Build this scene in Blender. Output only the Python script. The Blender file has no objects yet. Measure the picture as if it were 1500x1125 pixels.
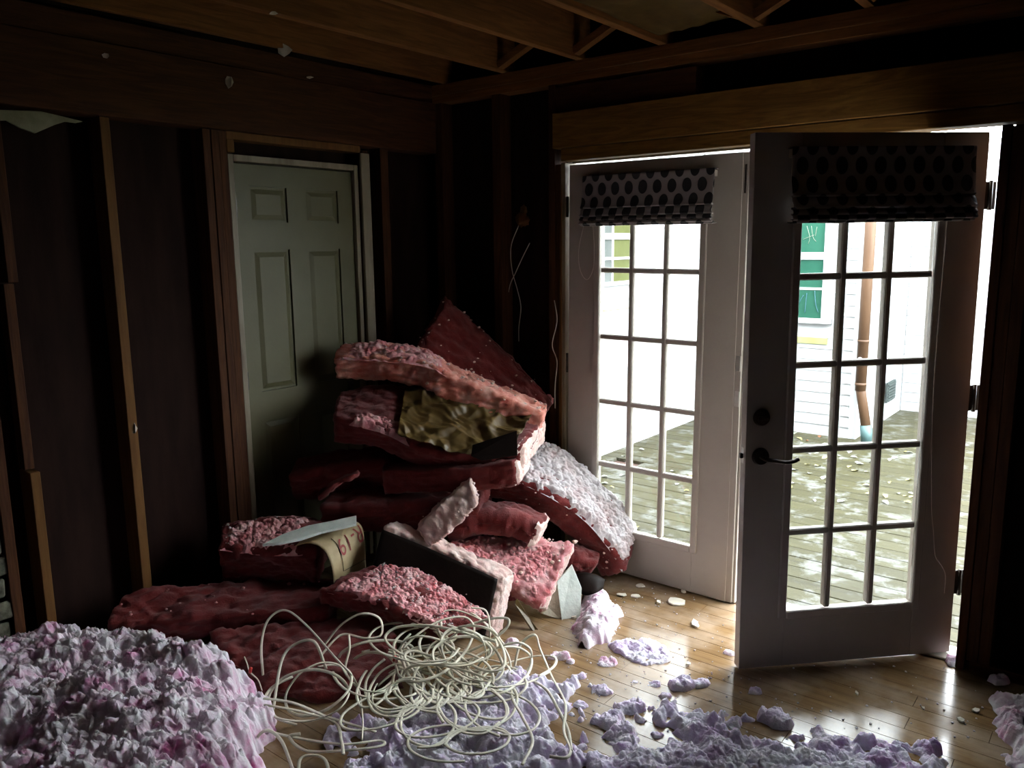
import bpy, bmesh, math, random
import numpy as np
from mathutils import Vector, Matrix, noise as mn

random.seed(7)
np.random.seed(7)
SC = bpy.context.scene
COL = SC.collection

# ------------------------------------------------------------------ camera
FPX, YAW, PITCH, ROLL = 1186.33, -0.6711, 0.1696, -0.0113
CAM = np.array([2.5238, -3.3932, 1.6575])
_cy, _sy, _cp, _sp = math.cos(YAW), math.sin(YAW), math.cos(PITCH), math.sin(PITCH)
_f = np.array([_sy * _cp, _cy * _cp, -_sp])
_r0 = np.array([_cy, -_sy, 0.0])
_u0 = np.cross(_r0, _f)
_c, _s = math.cos(ROLL), math.sin(ROLL)
_r, _u = _c * _r0 + _s * _u0, -_s * _r0 + _c * _u0
FWD = np.array([_sy, _cy, 0.0])
RGT = _r0.copy()
cam_d = bpy.data.cameras.new('camera')
cam_d.sensor_width = 36.0
cam_d.lens = 36.0 * FPX / 1500.0
cam_d.clip_start = 0.05
cam = bpy.data.objects.new('camera', cam_d)
COL.objects.link(cam)
cam.matrix_world = Matrix(((_r[0], _u[0], -_f[0], CAM[0]), (_r[1], _u[1], -_f[1], CAM[1]),
                           (_r[2], _u[2], -_f[2], CAM[2]), (0, 0, 0, 1)))
SC.camera = cam

# ------------------------------------------------------------------ sky, sun, exposure
W = bpy.data.worlds.new('overcast_sky')
SC.world = W
W.use_nodes = True
W.node_tree.nodes['Background'].inputs[0].default_value = (0.90, 0.96, 1.0, 1)
W.node_tree.nodes['Background'].inputs[1].default_value = 22.0
SC.view_settings.view_transform = 'Standard'
SC.view_settings.look = 'None'
SC.view_settings.exposure = 0.0
SC.view_settings.gamma = 1.0
SC.view_settings.use_curve_mapping = False


# ------------------------------------------------------------------ placing helpers
def ray(px, py):
    return _f + _r * (px - 750) / FPX + _u * (562.5 - py) / FPX

def P(px, py, d):
    """point on the sight line of a photo pixel at horizontal distance d"""
    v = ray(px, py)
    return CAM + v * (d / float(v @ FWD))

def PZ(px, py, z=0.0):
    v = ray(px, py)
    return CAM + v * ((z - CAM[2]) / v[2])

def PY(px, py, y=0.0):
    v = ray(px, py)
    return CAM + v * ((y - CAM[1]) / v[1])


# ------------------------------------------------------------------ materials
MATS = {}

def new_mat(name):
    m = bpy.data.materials.new(name)
    m.use_nodes = True
    nt = m.node_tree
    MATS[name] = m
    return m, nt, nt.nodes['Principled BSDF']

def ramp(nt, fac, stops):
    r = nt.nodes.new('ShaderNodeValToRGB')
    el = r.color_ramp.elements
    while len(el) < len(stops):
        el.new(0.5)
    for e, (p, c) in zip(el, stops):
        e.position = p
        e.color = (*c, 1)
    nt.links.new(fac, r.inputs[0])
    return r.outputs[0]

def tex_noise(nt, scale, detail=4, rough=0.55, stretch=None, coord='Object', dist=0.0):
    tc = nt.nodes.new('ShaderNodeTexCoord')
    out = tc.outputs[coord]
    if stretch:
        mp = nt.nodes.new('ShaderNodeMapping')
        mp.inputs['Scale'].default_value = stretch
        nt.links.new(out, mp.inputs[0])
        out = mp.outputs[0]
    n = nt.nodes.new('ShaderNodeTexNoise')
    n.inputs['Scale'].default_value = scale
    n.inputs['Detail'].default_value = detail
    n.inputs['Roughness'].default_value = rough
    n.inputs['Distortion'].default_value = dist
    nt.links.new(out, n.inputs[0])
    return n.outputs[0]

def bump(nt, b, height, strength, dist=0.01):
    n = nt.nodes.new('ShaderNodeBump')
    n.inputs['Strength'].default_value = strength
    n.inputs['Distance'].default_value = dist
    nt.links.new(height, n.inputs['Height'])
    nt.links.new(n.outputs[0], b.inputs['Normal'])

def simple(name, c1, c2=None, scale=8, rough=0.6, stretch=None, bumpk=0.0, bscale=None, metallic=0.0,
           lo=0.35, hi=0.65, spec=0.5, dist=0.0, bdist=0.01, detail=4):
    m, nt, b = new_mat(name)
    b.inputs['Roughness'].default_value = rough
    b.inputs['Metallic'].default_value = metallic
    b.inputs['Specular IOR Level'].default_value = spec
    if c2 is None:
        b.inputs['Base Color'].default_value = (*c1, 1)
    else:
        n = tex_noise(nt, scale, detail=detail, stretch=stretch, dist=dist)
        nt.links.new(ramp(nt, n, [(lo, c1), (hi, c2)]), b.inputs['Base Color'])
    if bumpk:
        n2 = tex_noise(nt, bscale or scale, detail=5, stretch=stretch)
        bump(nt, b, n2, bumpk, bdist)
    return m

# raw timber; grain runs along one axis
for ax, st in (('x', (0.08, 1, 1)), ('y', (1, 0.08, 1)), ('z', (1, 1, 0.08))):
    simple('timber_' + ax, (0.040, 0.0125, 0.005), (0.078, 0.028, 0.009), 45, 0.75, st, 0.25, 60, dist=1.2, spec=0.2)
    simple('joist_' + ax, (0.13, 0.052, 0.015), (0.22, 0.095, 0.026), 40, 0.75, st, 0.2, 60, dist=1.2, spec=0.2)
simple('header_wood', (0.13, 0.060, 0.012), (0.23, 0.118, 0.024), 26, 0.6, (0.10, 1, 1), 0.2, 50, dist=2.5, spec=0.25)
simple('lath_wood', (0.10, 0.043, 0.011), (0.145, 0.065, 0.017), 40, 0.7, (1, 1, 0.1), 0.2, 50, spec=0.2)
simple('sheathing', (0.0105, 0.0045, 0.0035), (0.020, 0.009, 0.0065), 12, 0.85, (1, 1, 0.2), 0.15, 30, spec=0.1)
simple('subfloor', (0.07, 0.026, 0.009), (0.13, 0.055, 0.016), 9, 0.8, (1, 0.25, 1), 0.2, 30, spec=0.1)
simple('dark_wall', (0.05, 0.03, 0.025), (0.08, 0.05, 0.04), 5, 0.9, spec=0.1)
simple('old_brick', (0.05, 0.05, 0.035), (0.20, 0.19, 0.14), 22, 0.95, None, 0.6, 30, spec=0.1)
simple('door_paint', (0.39, 0.345, 0.30), (0.43, 0.385, 0.335), 3, 0.42, None, 0.03, 90, spec=0.4)
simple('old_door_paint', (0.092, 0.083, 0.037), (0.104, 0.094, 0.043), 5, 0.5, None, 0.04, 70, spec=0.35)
simple('frame_paint', (0.22, 0.18, 0.12), (0.09, 0.05, 0.022), 14, 0.55, (1, 1, 0.15), 0.25, 30, lo=0.45, hi=0.72)
simple('dark_metal', (0.035, 0.026, 0.024), (0.06, 0.045, 0.04), 30, 0.35, None, 0.05, 60, metallic=0.7)
simple('hinge_metal', (0.05, 0.045, 0.04), (0.09, 0.08, 0.07), 30, 0.4, metallic=0.8)
simple('strike_metal', (0.55, 0.53, 0.48), (0.65, 0.62, 0.56), 20, 0.3, metallic=0.7)
simple('cord', (0.62, 0.56, 0.5), (0.7, 0.64, 0.57), 50, 0.6)
simple('house_siding', (0.34, 0.345, 0.35), (0.38, 0.385, 0.39), 3, 0.6, None, 0.05, 40, spec=0.2)
simple('house_trim', (0.38, 0.385, 0.39), (0.42, 0.42, 0.42), 3, 0.5, spec=0.2)
simple('sill_paint', (0.20, 0.21, 0.07), (0.25, 0.26, 0.11), 6, 0.6)
simple('downspout_brown', (0.07, 0.036, 0.019), (0.11, 0.06, 0.033), 8, 0.5, (1, 1, 0.2), spec=0.3)
simple('downspout_teal', (0.045, 0.09, 0.09), (0.06, 0.11, 0.11), 8, 0.5)
simple('vent_metal', (0.012, 0.02, 0.018), (0.03, 0.04, 0.036), 12, 0.5)
simple('lawn', (0.06, 0.10, 0.03), (0.10, 0.14, 0.05), 6, 0.9)
simple('leaf_yellow', (0.22, 0.19, 0.05), (0.28, 0.25, 0.11), 20, 0.6)
simple('leaf_pale', (0.20, 0.20, 0.16), (0.28, 0.28, 0.24), 20, 0.6)
simple('leaf_rust', (0.19, 0.055, 0.018), (0.22, 0.10, 0.04), 20, 0.6)
simple('drywall', (0.58, 0.64, 0.58), (0.70, 0.74, 0.68), 25, 0.85, None, 0.2, 60)
simple('drywall_core', (0.55, 0.53, 0.42), (0.66, 0.64, 0.52), 25, 0.9, None, 0.3, 60)
simple('plaster', (0.20, 0.19, 0.115), (0.26, 0.25, 0.16), 18, 0.9, None, 0.4, 40)
simple('scrap_paper', (0.62, 0.58, 0.48), (0.72, 0.68, 0.58), 25, 0.85)
simple('cable_jacket', (0.56, 0.52, 0.40), (0.72, 0.69, 0.57), 14, 0.42, spec=0.5)
simple('shaded_paper', (0.007, 0.004, 0.003), (0.012, 0.007, 0.005), 9, 0.6, None, 0.15, 30, spec=0.12)  # kraft facing in shade, that shade put into a near-black colour
simple('red_ink', (0.30, 0.035, 0.03))
simple('red_plastic', (0.5, 0.03, 0.02), rough=0.4)
simple('cardboard', (0.30, 0.20, 0.10), (0.40, 0.28, 0.15), 12, 0.8)
simple('soot', (0.015, 0.012, 0.01), (0.03, 0.025, 0.02), 20, 0.9)

# kraft paper facing
m, nt, b = new_mat('kraft')
n = tex_noise(nt, 14, detail=5)
nt.links.new(ramp(nt, n, [(0.3, (0.060, 0.035, 0.009)), (0.7, (0.115, 0.070, 0.019))]), b.inputs['Base Color'])
b.inputs['Roughness'].default_value = 0.42
b.inputs['Specular IOR Level'].default_value = 0.45
bump(nt, b, tex_noise(nt, 60, detail=4), 0.15, 0.004)
m, nt, b = new_mat('kraft_pale')
n = tex_noise(nt, 14, detail=5)
nt.links.new(ramp(nt, n, [(0.3, (0.40, 0.30, 0.15)), (0.7, (0.52, 0.42, 0.24))]), b.inputs['Base Color'])
b.inputs['Roughness'].default_value = 0.6
bump(nt, b, tex_noise(nt, 60, detail=4), 0.15, 0.004)

# fibre glass wool
def wool(name, stops, scale=14, bk=0.9, bs=170, sss=0.0):
    m, nt, b = new_mat(name)
    n = tex_noise(nt, scale, detail=7, rough=0.65)
    nt.links.new(ramp(nt, n, stops), b.inputs['Base Color'])
    b.inputs['Roughness'].default_value = 1.0
    b.inputs['Specular IOR Level'].default_value = 0.05
    b.inputs['Sheen Weight'].default_value = 0.25
    b.inputs['Sheen Roughness'].default_value = 0.6
    b.inputs['Sheen Tint'].default_value = (1.0, 0.85, 0.85, 1)
    bump(nt, b, tex_noise(nt, bs, detail=8, rough=0.75), bk, 0.006)
    if sss:                                   # loose glass fibre scatters light inside
        b.inputs['Subsurface Weight'].default_value = sss
        b.inputs['Subsurface Radius'].default_value = (1.0, 1.0, 1.0)
        b.inputs['Subsurface Scale'].default_value = 0.018
    return m

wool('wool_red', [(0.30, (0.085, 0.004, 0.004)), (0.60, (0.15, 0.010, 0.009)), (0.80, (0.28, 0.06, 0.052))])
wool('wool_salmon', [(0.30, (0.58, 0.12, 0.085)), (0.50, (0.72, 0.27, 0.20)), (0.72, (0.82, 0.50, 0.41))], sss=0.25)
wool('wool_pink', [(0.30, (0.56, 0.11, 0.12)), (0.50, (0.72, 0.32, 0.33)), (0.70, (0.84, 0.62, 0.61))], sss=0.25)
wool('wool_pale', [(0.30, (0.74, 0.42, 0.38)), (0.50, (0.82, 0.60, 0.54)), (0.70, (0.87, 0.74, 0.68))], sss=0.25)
wool('loose_fill', [(0.32, (0.60, 0.20, 0.40)), (0.47, (0.82, 0.66, 0.76)), (0.62, (0.90, 0.85, 0.89))], 11, sss=0.85)
wool('loose_fill_deep', [(0.30, (0.50, 0.18, 0.34)), (0.6, (0.76, 0.54, 0.68))], 14)
wool('loose_fill_blue_cast', [(0.30, (0.55, 0.32, 0.58)), (0.45, (0.75, 0.67, 0.83)), (0.62, (0.86, 0.85, 0.92))], 11, sss=0.85)  # blue cast of sky light on floor fluff, put into the colour
wool('wool_dust', [(0.30, (0.56, 0.42, 0.42)), (0.5, (0.64, 0.59, 0.60)), (0.70, (0.68, 0.66, 0.68))], 9)

# hardwood floor boards: each board shifts tone
m, nt, b = new_mat('floor_oak')
oi = nt.nodes.new('ShaderNodeObjectInfo')
n = tex_noise(nt, 30, detail=6, stretch=(0.06, 1, 1), dist=1.5)
c = ramp(nt, n, [(0.3, (0.15, 0.088, 0.038)), (0.7, (0.25, 0.155, 0.072))])
hs = nt.nodes.new('ShaderNodeHueSaturation')
mr = nt.nodes.new('ShaderNodeMapRange')
mr.inputs['To Min'].default_value = 0.92
mr.inputs['To Max'].default_value = 1.06
nt.links.new(oi.outputs['Random'], mr.inputs[0])
nt.links.new(mr.outputs[0], hs.inputs['Value'])
nt.links.new(c, hs.inputs['Color'])
n2 = tex_noise(nt, 5, detail=6)
mixd = nt.nodes.new('ShaderNodeMixRGB')
mixd.inputs[2].default_value = (0.42, 0.33, 0.25, 1)
dr = ramp(nt, n2, [(0.42, (0, 0, 0)), (0.70, (0.6, 0.6, 0.6))])
nt.links.new(dr, mixd.inputs[0])
nt.links.new(hs.outputs[0], mixd.inputs[1])
nt.links.new(mixd.outputs[0], b.inputs['Base Color'])
rr = ramp(nt, n2, [(0.3, (0.10, 0.10, 0.10)), (0.75, (0.28, 0.28, 0.28))])
nt.links.new(rr, b.inputs['Roughness'])
b.inputs['Specular IOR Level'].default_value = 0.5
bump(nt, b, tex_noise(nt, 14, detail=3, stretch=(0.3, 1, 1)), 0.06, 0.004)

# weathered deck boards
m, nt, b = new_mat('deck_wood')
oi = nt.nodes.new('ShaderNodeObjectInfo')
n = tex_noise(nt, 22, detail=7, stretch=(0.07, 1, 1), dist=1.0)
c = ramp(nt, n, [(0.3, (0.024, 0.0210, 0.0070)), (0.7, (0.044, 0.039, 0.015))])
n2 = tex_noise(nt, 6, detail=8, rough=0.7)
mx = nt.nodes.new('ShaderNodeMixRGB')
mx.inputs[2].default_value = (0.11, 0.11, 0.10, 1)
nt.links.new(ramp(nt, n2, [(0.52, (0, 0, 0)), (0.62, (0.85, 0.85, 0.85))]), mx.inputs[0])
hs = nt.nodes.new('ShaderNodeHueSaturation')
mr = nt.nodes.new('ShaderNodeMapRange')
mr.inputs['To Min'].default_value = 0.85
mr.inputs['To Max'].default_value = 1.15
nt.links.new(oi.outputs['Random'], mr.inputs[0])
nt.links.new(mr.outputs[0], hs.inputs['Value'])
nt.links.new(c, hs.inputs['Color'])
nt.links.new(hs.outputs[0], mx.inputs[1])
nt.links.new(mx.outputs[0], b.inputs['Base Color'])
b.inputs['Roughness'].default_value = 0.5
b.inputs['Specular IOR Level'].default_value = 0.18
bump(nt, b, n2, 0.3, 0.01)

def glass_mat(name, tint, refl=1.0):
    m, nt, b = new_mat(name)
    nt.nodes.remove(b)
    out = nt.nodes['Material Output']
    t = nt.nodes.new('ShaderNodeBsdfTransparent')
    t.inputs[0].default_value = (*tint, 1)
    g = nt.nodes.new('ShaderNodeBsdfGlossy')
    g.inputs['Roughness'].default_value = 0.02
    f = nt.nodes.new('ShaderNodeFresnel')
    f.inputs[0].default_value = 1.45
    mu = nt.nodes.new('ShaderNodeMath')
    mu.operation = 'MULTIPLY'
    mu.inputs[1].default_value = refl
    nt.links.new(f.outputs[0], mu.inputs[0])
    mx = nt.nodes.new('ShaderNodeMixShader')
    nt.links.new(mu.outputs[0], mx.inputs[0])
    nt.links.new(t.outputs[0], mx.inputs[1])
    nt.links.new(g.outputs[0], mx.inputs[2])
    nt.links.new(mx.outputs[0], out.inputs[0])

glass_mat('clear_glass', (0.97, 0.985, 0.98), 0.7)
simple('green_window_glass', (0.012, 0.055, 0.036), (0.017, 0.07, 0.046), 3, 0.25, spec=0.15)
simple('olive_window_glass', (0.06, 0.063, 0.022), (0.075, 0.08, 0.032), 3, 0.25, spec=0.15)
simple('grey_window_glass', (0.065, 0.07, 0.066), (0.085, 0.09, 0.086), 3, 0.25, spec=0.15)
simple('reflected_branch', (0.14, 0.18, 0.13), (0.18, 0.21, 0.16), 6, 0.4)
simple('blue_cloth', (0.03, 0.10, 0.14), (0.06, 0.15, 0.19), 12, 0.6)

# shade fabric: staggered oval print, laid out in metres through the uv map
m, nt, b = new_mat('dot_fabric')
uv = nt.nodes.new('ShaderNodeUVMap')
sep = nt.nodes.new('ShaderNodeSeparateXYZ')
nt.links.new(uv.outputs[0], sep.inputs[0])

def math_node(op, a, bb=None):
    n = nt.nodes.new('ShaderNodeMath')
    n.operation = op
    for i, v in enumerate((a, bb)):
        if v is None:
            continue
        if isinstance(v, (int, float)):
            n.inputs[i].default_value = v
        else:
            nt.links.new(v, n.inputs[i])
    return n.outputs[0]

CX, CZ = 0.073, 0.132          # one repeat holds two staggered rows
def oval(offx, offz):
    u_ = math_node('ADD', sep.outputs[0], offx)
    v_ = math_node('ADD', sep.outputs[1], offz)
    fu = math_node('SUBTRACT', math_node('FRACT', math_node('DIVIDE', u_, CX)), 0.5)
    fv = math_node('SUBTRACT', math_node('FRACT', math_node('DIVIDE', v_, CZ)), 0.5)
    du = math_node('DIVIDE', math_node('MULTIPLY', fu, CX), 0.0225)
    dv = math_node('DIVIDE', math_node('MULTIPLY', fv, CZ), 0.031)
    return math_node('ADD', math_node('MULTIPLY', du, du), math_node('MULTIPLY', dv, dv))

d = math_node('MINIMUM', oval(10.0, 10.0), oval(10.0 + CX / 2, 10.0 + CZ / 2))
nt.links.new(ramp(nt, d, [(0.92, (0.010, 0.010, 0.014)), (1.0, (0.27, 0.235, 0.235))]), b.inputs['Base Color'])
b.inputs['Roughness'].default_value = 0.85
b.inputs['Sheen Weight'].default_value = 0.1
M = MATS


# ------------------------------------------------------------------ object helpers
def tag(o, label=None, cat=None, group=None, kind=None):
    if label: o['label'] = label
    if cat: o['category'] = cat
    if group: o['group'] = group
    if kind: o['kind'] = kind
    return o

def empty(name, loc=(0, 0, 0), rot=(0, 0, 0), **kw):
    o = bpy.data.objects.new(name, None)
    o.empty_display_size = 0.1
    o.location = loc
    o.rotation_euler = rot
    COL.objects.link(o)
    return tag(o, **kw)

def link(name, me, mat, parent=None, **kw):
    o = bpy.data.objects.new(name, me)
    if mat is not None and len(me.materials) == 0:
        me.materials.append(M[mat] if isinstance(mat, str) else mat)
    COL.objects.link(o)
    if parent is not None:
        o.parent = parent
    return tag(o, **kw)

def np_mesh(name, V, F, smooth=False):
    """V (n,3), F (m,k) arrays with the same number of corners per face, or list of such arrays"""
    me = bpy.data.meshes.new(name)
    Fs = F if isinstance(F, list) else [F]
    V = np.asarray(V, np.float32)
    me.vertices.add(len(V))
    me.vertices.foreach_set('co', V.ravel())
    loops = np.concatenate([np.asarray(f, np.int32).ravel() for f in Fs])
    sizes = np.concatenate([np.full(len(f), np.asarray(f).shape[1], np.int32) for f in Fs])
    starts = np.concatenate([[0], np.cumsum(sizes)[:-1]]).astype(np.int32)
    me.loops.add(len(loops))
    me.loops.foreach_set('vertex_index', loops)
    me.polygons.add(len(sizes))
    me.polygons.foreach_set('loop_start', starts)
    me.update(calc_edges=True)
    me.validate()
    if smooth:
        me.polygons.foreach_set('use_smooth', np.ones(len(me.polygons), bool))
    return me

def box_mesh(name, lo, hi, bev=0.0, jit=0.0):
    bm = bmesh.new()
    bmesh.ops.create_cube(bm, size=1)
    lo, hi = np.minimum(lo, hi), np.maximum(lo, hi)
    for v in bm.verts:
        v.co = Vector([lo[i] + (v.co[i] + 0.5) * (hi[i] - lo[i]) + random.uniform(-jit, jit) for i in range(3)])
    if bev:
        bmesh.ops.bevel(bm, geom=bm.edges[:], offset=bev, segments=1, affect='EDGES')
    me = bpy.data.meshes.new(name)
    bm.to_mesh(me)
    bm.free()
    return me

def box(name, lo, hi, mat, parent=None, bev=0.0, org=(0, 0, 0), jit=0.0, **kw):
    """a box given in world metres; org is the parent's location"""
    lo = np.array(lo, float) - np.array(org)
    hi = np.array(hi, float) - np.array(org)
    return link(name, box_mesh(name, lo, hi, bev, jit), mat, parent, **kw)

def poly_prism(name, pts2, axis_pts, mat, parent=None, **kw):
    """pts2: list of 3D points of a planar outline, axis_pts: 3D thickness vector"""
    n = len(pts2)
    V = [tuple(p) for p in pts2] + [tuple(np.array(p) + np.array(axis_pts)) for p in pts2]
    F = [tuple(range(n)), tuple(range(2 * n - 1, n - 1, -1))] + [(i, (i + 1) % n, n + (i + 1) % n, n + i)[::-1] for i in range(n)]
    me = bpy.data.meshes.new(name)
    me.from_pydata(V, [], F)
    bm = bmesh.new()
    bm.from_mesh(me)
    bmesh.ops.recalc_face_normals(bm, faces=bm.faces[:])
    bm.to_mesh(me)
    bm.free()
    return link(name, me, mat, parent, **kw)

def catmull(pts, n, closed=False):
    pts = [np.array(p, float) for p in pts]
    if len(pts) == 2:
        t = np.linspace(0, 1, n)[:, None]
        return pts[0] * (1 - t) + pts[1] * t
    q = [2 * pts[0] - pts[1]] + pts + [2 * pts[-1] - pts[-2]]
    seg = len(pts) - 1
    out = []
    for k in range(n):
        x = k / (n - 1) * seg
        i = min(int(x), seg - 1)
        t = x - i
        a, b_, c_, d_ = q[i], q[i + 1], q[i + 2], q[i + 3]
        out.append(0.5 * ((2 * b_) + (c_ - a) * t + (2 * a - 5 * b_ + 4 * c_ - d_) * t * t + (3 * b_ - a - 3 * c_ + d_) * t ** 3))
    return np.array(out)

def tube_mesh(name, path, rx, ry=None, sides=8, cap=True):
    ry = ry or rx
    path = np.asarray(path, float)
    n = len(path)
    T = np.gradient(path, axis=0)
    T /= np.linalg.norm(T, axis=1)[:, None] + 1e-9
    up = np.array([0, 0, 1.0]) if abs(T[0][2]) < 0.9 else np.array([1.0, 0, 0])
    N = np.cross(T[0], up)
    N /= np.linalg.norm(N)
    V = []
    a = np.linspace(0, 2 * math.pi, sides, endpoint=False)
    for i in range(n):
        N = N - T[i] * (N @ T[i])
        N /= np.linalg.norm(N) + 1e-9
        B = np.cross(T[i], N)
        V.append(path[i] + np.outer(np.cos(a) * rx, N) + np.outer(np.sin(a) * ry, B))
    V = np.concatenate(V)
    F = []
    for i in range(n - 1):
        for k in range(sides):
            k2 = (k + 1) % sides
            F.append((i * sides + k, i * sides + k2, (i + 1) * sides + k2, (i + 1) * sides + k))
    Fs = [np.array(F)]
    if cap:
        Fs.append(np.array([list(range(sides))[::-1], list(range((n - 1) * sides, n * sides))]))
    return np_mesh(name, V, Fs, True)

def fbm(p, oct=4, f=1.0):
    v, a = 0.0, 1.0
    q = Vector(p) * f
    for _ in range(oct):
        v += a * mn.noise(q)
        q = q * 2.03 + Vector((3.1, 1.7, 5.3))
        a *= 0.5
    return v


# noise on whole arrays of points
def _hash(i, j, k, salt):
    h = (i.astype(np.int64) * 374761393 + j.astype(np.int64) * 668265263 + k.astype(np.int64) * 1274126177 + salt * 974634777) & 0xFFFFFFFF
    h = ((h ^ (h >> 13)) * 1274126177) & 0xFFFFFFFF
    h = ((h ^ (h >> 16)) * 2246822519) & 0xFFFFFFFF
    return ((h ^ (h >> 15)) & 0xFFFFFF) / float(0xFFFFFF)

def pn(p):
    p = np.asarray(p, float)
    b_ = np.floor(p).astype(np.int64)
    f_ = p - b_
    w = f_ * f_ * f_ * (f_ * (f_ * 6 - 15) + 10)
    out = np.zeros(len(p))
    for dx in (0, 1):
        for dy in (0, 1):
            for dz in (0, 1):
                i, j, k = b_[:, 0] + dx, b_[:, 1] + dy, b_[:, 2] + dz
                g = [_hash(i, j, k, q) * 2 - 1 for q in (1, 2, 3)]
                dot = g[0] * (f_[:, 0] - dx) + g[1] * (f_[:, 1] - dy) + g[2] * (f_[:, 2] - dz)
                ww = (w[:, 0] if dx else 1 - w[:, 0]) * (w[:, 1] if dy else 1 - w[:, 1]) * (w[:, 2] if dz else 1 - w[:, 2])
                out += ww * dot
    return out * 1.3

def vor(p):
    p = np.asarray(p, float)
    b_ = np.floor(p).astype(np.int64)
    best = np.full(len(p), 9.0)
    for dx in (-1, 0, 1):
        for dy in (-1, 0, 1):
            for dz in (-1, 0, 1):
                i, j, k = b_[:, 0] + dx, b_[:, 1] + dy, b_[:, 2] + dz
                d2 = (i + _hash(i, j, k, 5) - p[:, 0]) ** 2 + (j + _hash(i, j, k, 6) - p[:, 1]) ** 2 + (k + _hash(i, j, k, 7) - p[:, 2]) ** 2
                best = np.minimum(best, d2)
    return np.sqrt(best)

def nfbm(p, oct=3, f=1.0):
    p = np.asarray(p, float) * f
    v, a = np.zeros(len(p)), 1.0
    for _ in range(oct):
        v += a * pn(p)
        p = p * 2.03 + np.array([3.1, 1.7, 5.3])
        a *= 0.5
    return v

def cauli(p, f):
    return 0.50 - 1.15 * vor(np.asarray(p) * f) ** 2

def fluffy(p, f=30.0):
    p = np.asarray(p, float)
    w = p + np.stack([pn(p * f * 0.8), pn(p * f * 0.8 + 9.3), pn(p * f * 0.8 - 7.7)], 1) * (0.35 / f)
    return cauli(w, f) + 0.5 * cauli(w, f * 2.1) + 0.25 * cauli(w, f * 4.3)

# ------------------------------------------------------------------ nubbly chunks of loose fill
def chunk_variant(sub, seed):
    bm = bmesh.new()
    bmesh.ops.create_icosphere(bm, subdivisions=sub, radius=1.0)
    off = np.array([seed * 7.3, seed * 3.1, -seed * 5.7])
    d_ = np.array([v.co.normalized()[:] for v in bm.verts])
    w_ = d_ + off + np.stack([pn(d_ * 2 + off), pn(d_ * 2 - off), pn(d_ * 2.2 + off + 4)], 1) * 0.25
    r_ = 0.86 + 0.45 * pn(d_ * 1.2 + off) + 0.50 * cauli(w_, 1.9) + 0.36 * cauli(w_, 4.1) + 0.22 * cauli(w_, 9.0) + 0.08 * pn(d_ * 17 + off)
    V = d_ * np.maximum(r_, 0.3)[:, None]
    F = [[v.index for v in f.verts] for f in bm.faces]
    bm.free()
    return np.array(V), np.array(F)

CH3 = [chunk_variant(4, s) for s in range(7)]
CH2 = [chunk_variant(3, s + 20) for s in range(7)]
CH1 = [chunk_variant(3, s + 40) for s in range(8)]
CH0 = [chunk_variant(2, s + 60) for s in range(8)]

def rand_rot():
    q = np.random.randn(4)
    q /= np.linalg.norm(q)
    w, x, y, z = q
    return np.array([[1 - 2 * (y * y + z * z), 2 * (x * y - z * w), 2 * (x * z + y * w)],
                     [2 * (x * y + z * w), 1 - 2 * (x * x + z * z), 2 * (y * z - x * w)],
                     [2 * (x * z - y * w), 2 * (y * z + x * w), 1 - 2 * (x * x + y * y)]])

def chunks_mesh(name, items, lib, org=(0, 0, 0)):
    """items: list of (centre, radius, (sx,sy,sz))"""
    Vs, Fs, k = [], [], 0
    for c_, r_, s_ in items:
        V, F = random.choice(lib)
        Vs.append((V @ rand_rot().T) * r_ * np.array(s_) + np.array(c_) - np.array(org))
        Fs.append(F + k)
        k += len(V)
    return np_mesh(name, np.concatenate(Vs), np.concatenate(Fs), True)


# ================================================================== THE ROOM
X0, X1, Y0 = -0.70, 4.3, -5.3           # left wall face, right wall, wall behind the camera
ZC = 2.525                              # underside of joists
# ---- floor
fl = box('floor', (X0 - 0.12, Y0, -0.06), (X1, 0.13, -0.018), 'dark_wall', kind='structure',
         label='glossy worn hardwood strip floor scattered with debris', cat='floor')
bw = 0.083
y = 0.10
row = 0
while y > Y0 + bw:
    x = X0 - 0.1 - random.uniform(0, 1.2)
    while x < X1:
        L = random.uniform(0.9, 2.0)
        xa, xb = max(x, X0 - 0.1), min(x + L, X1)
        if xb - xa > 0.05:
            box('floor_board', (xa + 0.0006, y - bw + 0.0006, -0.018), (xb - 0.0006, y - 0.0006, random.uniform(-0.0008, 0.0)), 'floor_oak', fl, bev=0.0007)
        x += L
    y -= bw
    row += 1

# ---- wall with the french doors (studs, header, sheathing)
wb = empty('wall_back', (0, 0, 0), kind='structure', label='stripped stud wall around the french doors with heavy wooden header', cat='wall')
OPL, OPR = 0.165, 2.043                 # rough faces of the door frame
box('sheathing_panel', (-1.0, 0.092, -0.05), (OPL - 0.03, 0.13, 2.81), 'sheathing', wb)
box('sheathing_panel', (OPR + 0.03, 0.092, -0.05), (X1, 0.13, 2.81), 'sheathing', wb)
box('sheathing_panel', (OPL - 0.03, 0.092, 2.08), (OPR + 0.03, 0.13, 2.81), 'sheathing', wb)
for xa in (-0.70, -0.285, 2.60, 3.0, 3.4, 3.8):
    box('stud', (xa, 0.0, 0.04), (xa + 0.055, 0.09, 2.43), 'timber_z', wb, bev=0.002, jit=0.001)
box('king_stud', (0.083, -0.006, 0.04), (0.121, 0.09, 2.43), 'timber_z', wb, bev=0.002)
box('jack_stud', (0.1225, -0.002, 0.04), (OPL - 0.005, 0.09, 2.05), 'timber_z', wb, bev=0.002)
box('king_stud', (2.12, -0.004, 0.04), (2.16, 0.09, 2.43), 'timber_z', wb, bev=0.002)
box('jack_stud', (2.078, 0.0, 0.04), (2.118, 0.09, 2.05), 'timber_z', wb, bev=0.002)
box('bottom_plate', (X0, 0.0, 0.0), (0.12, 0.09, 0.04), 'timber_x', wb, bev=0.002)
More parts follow.
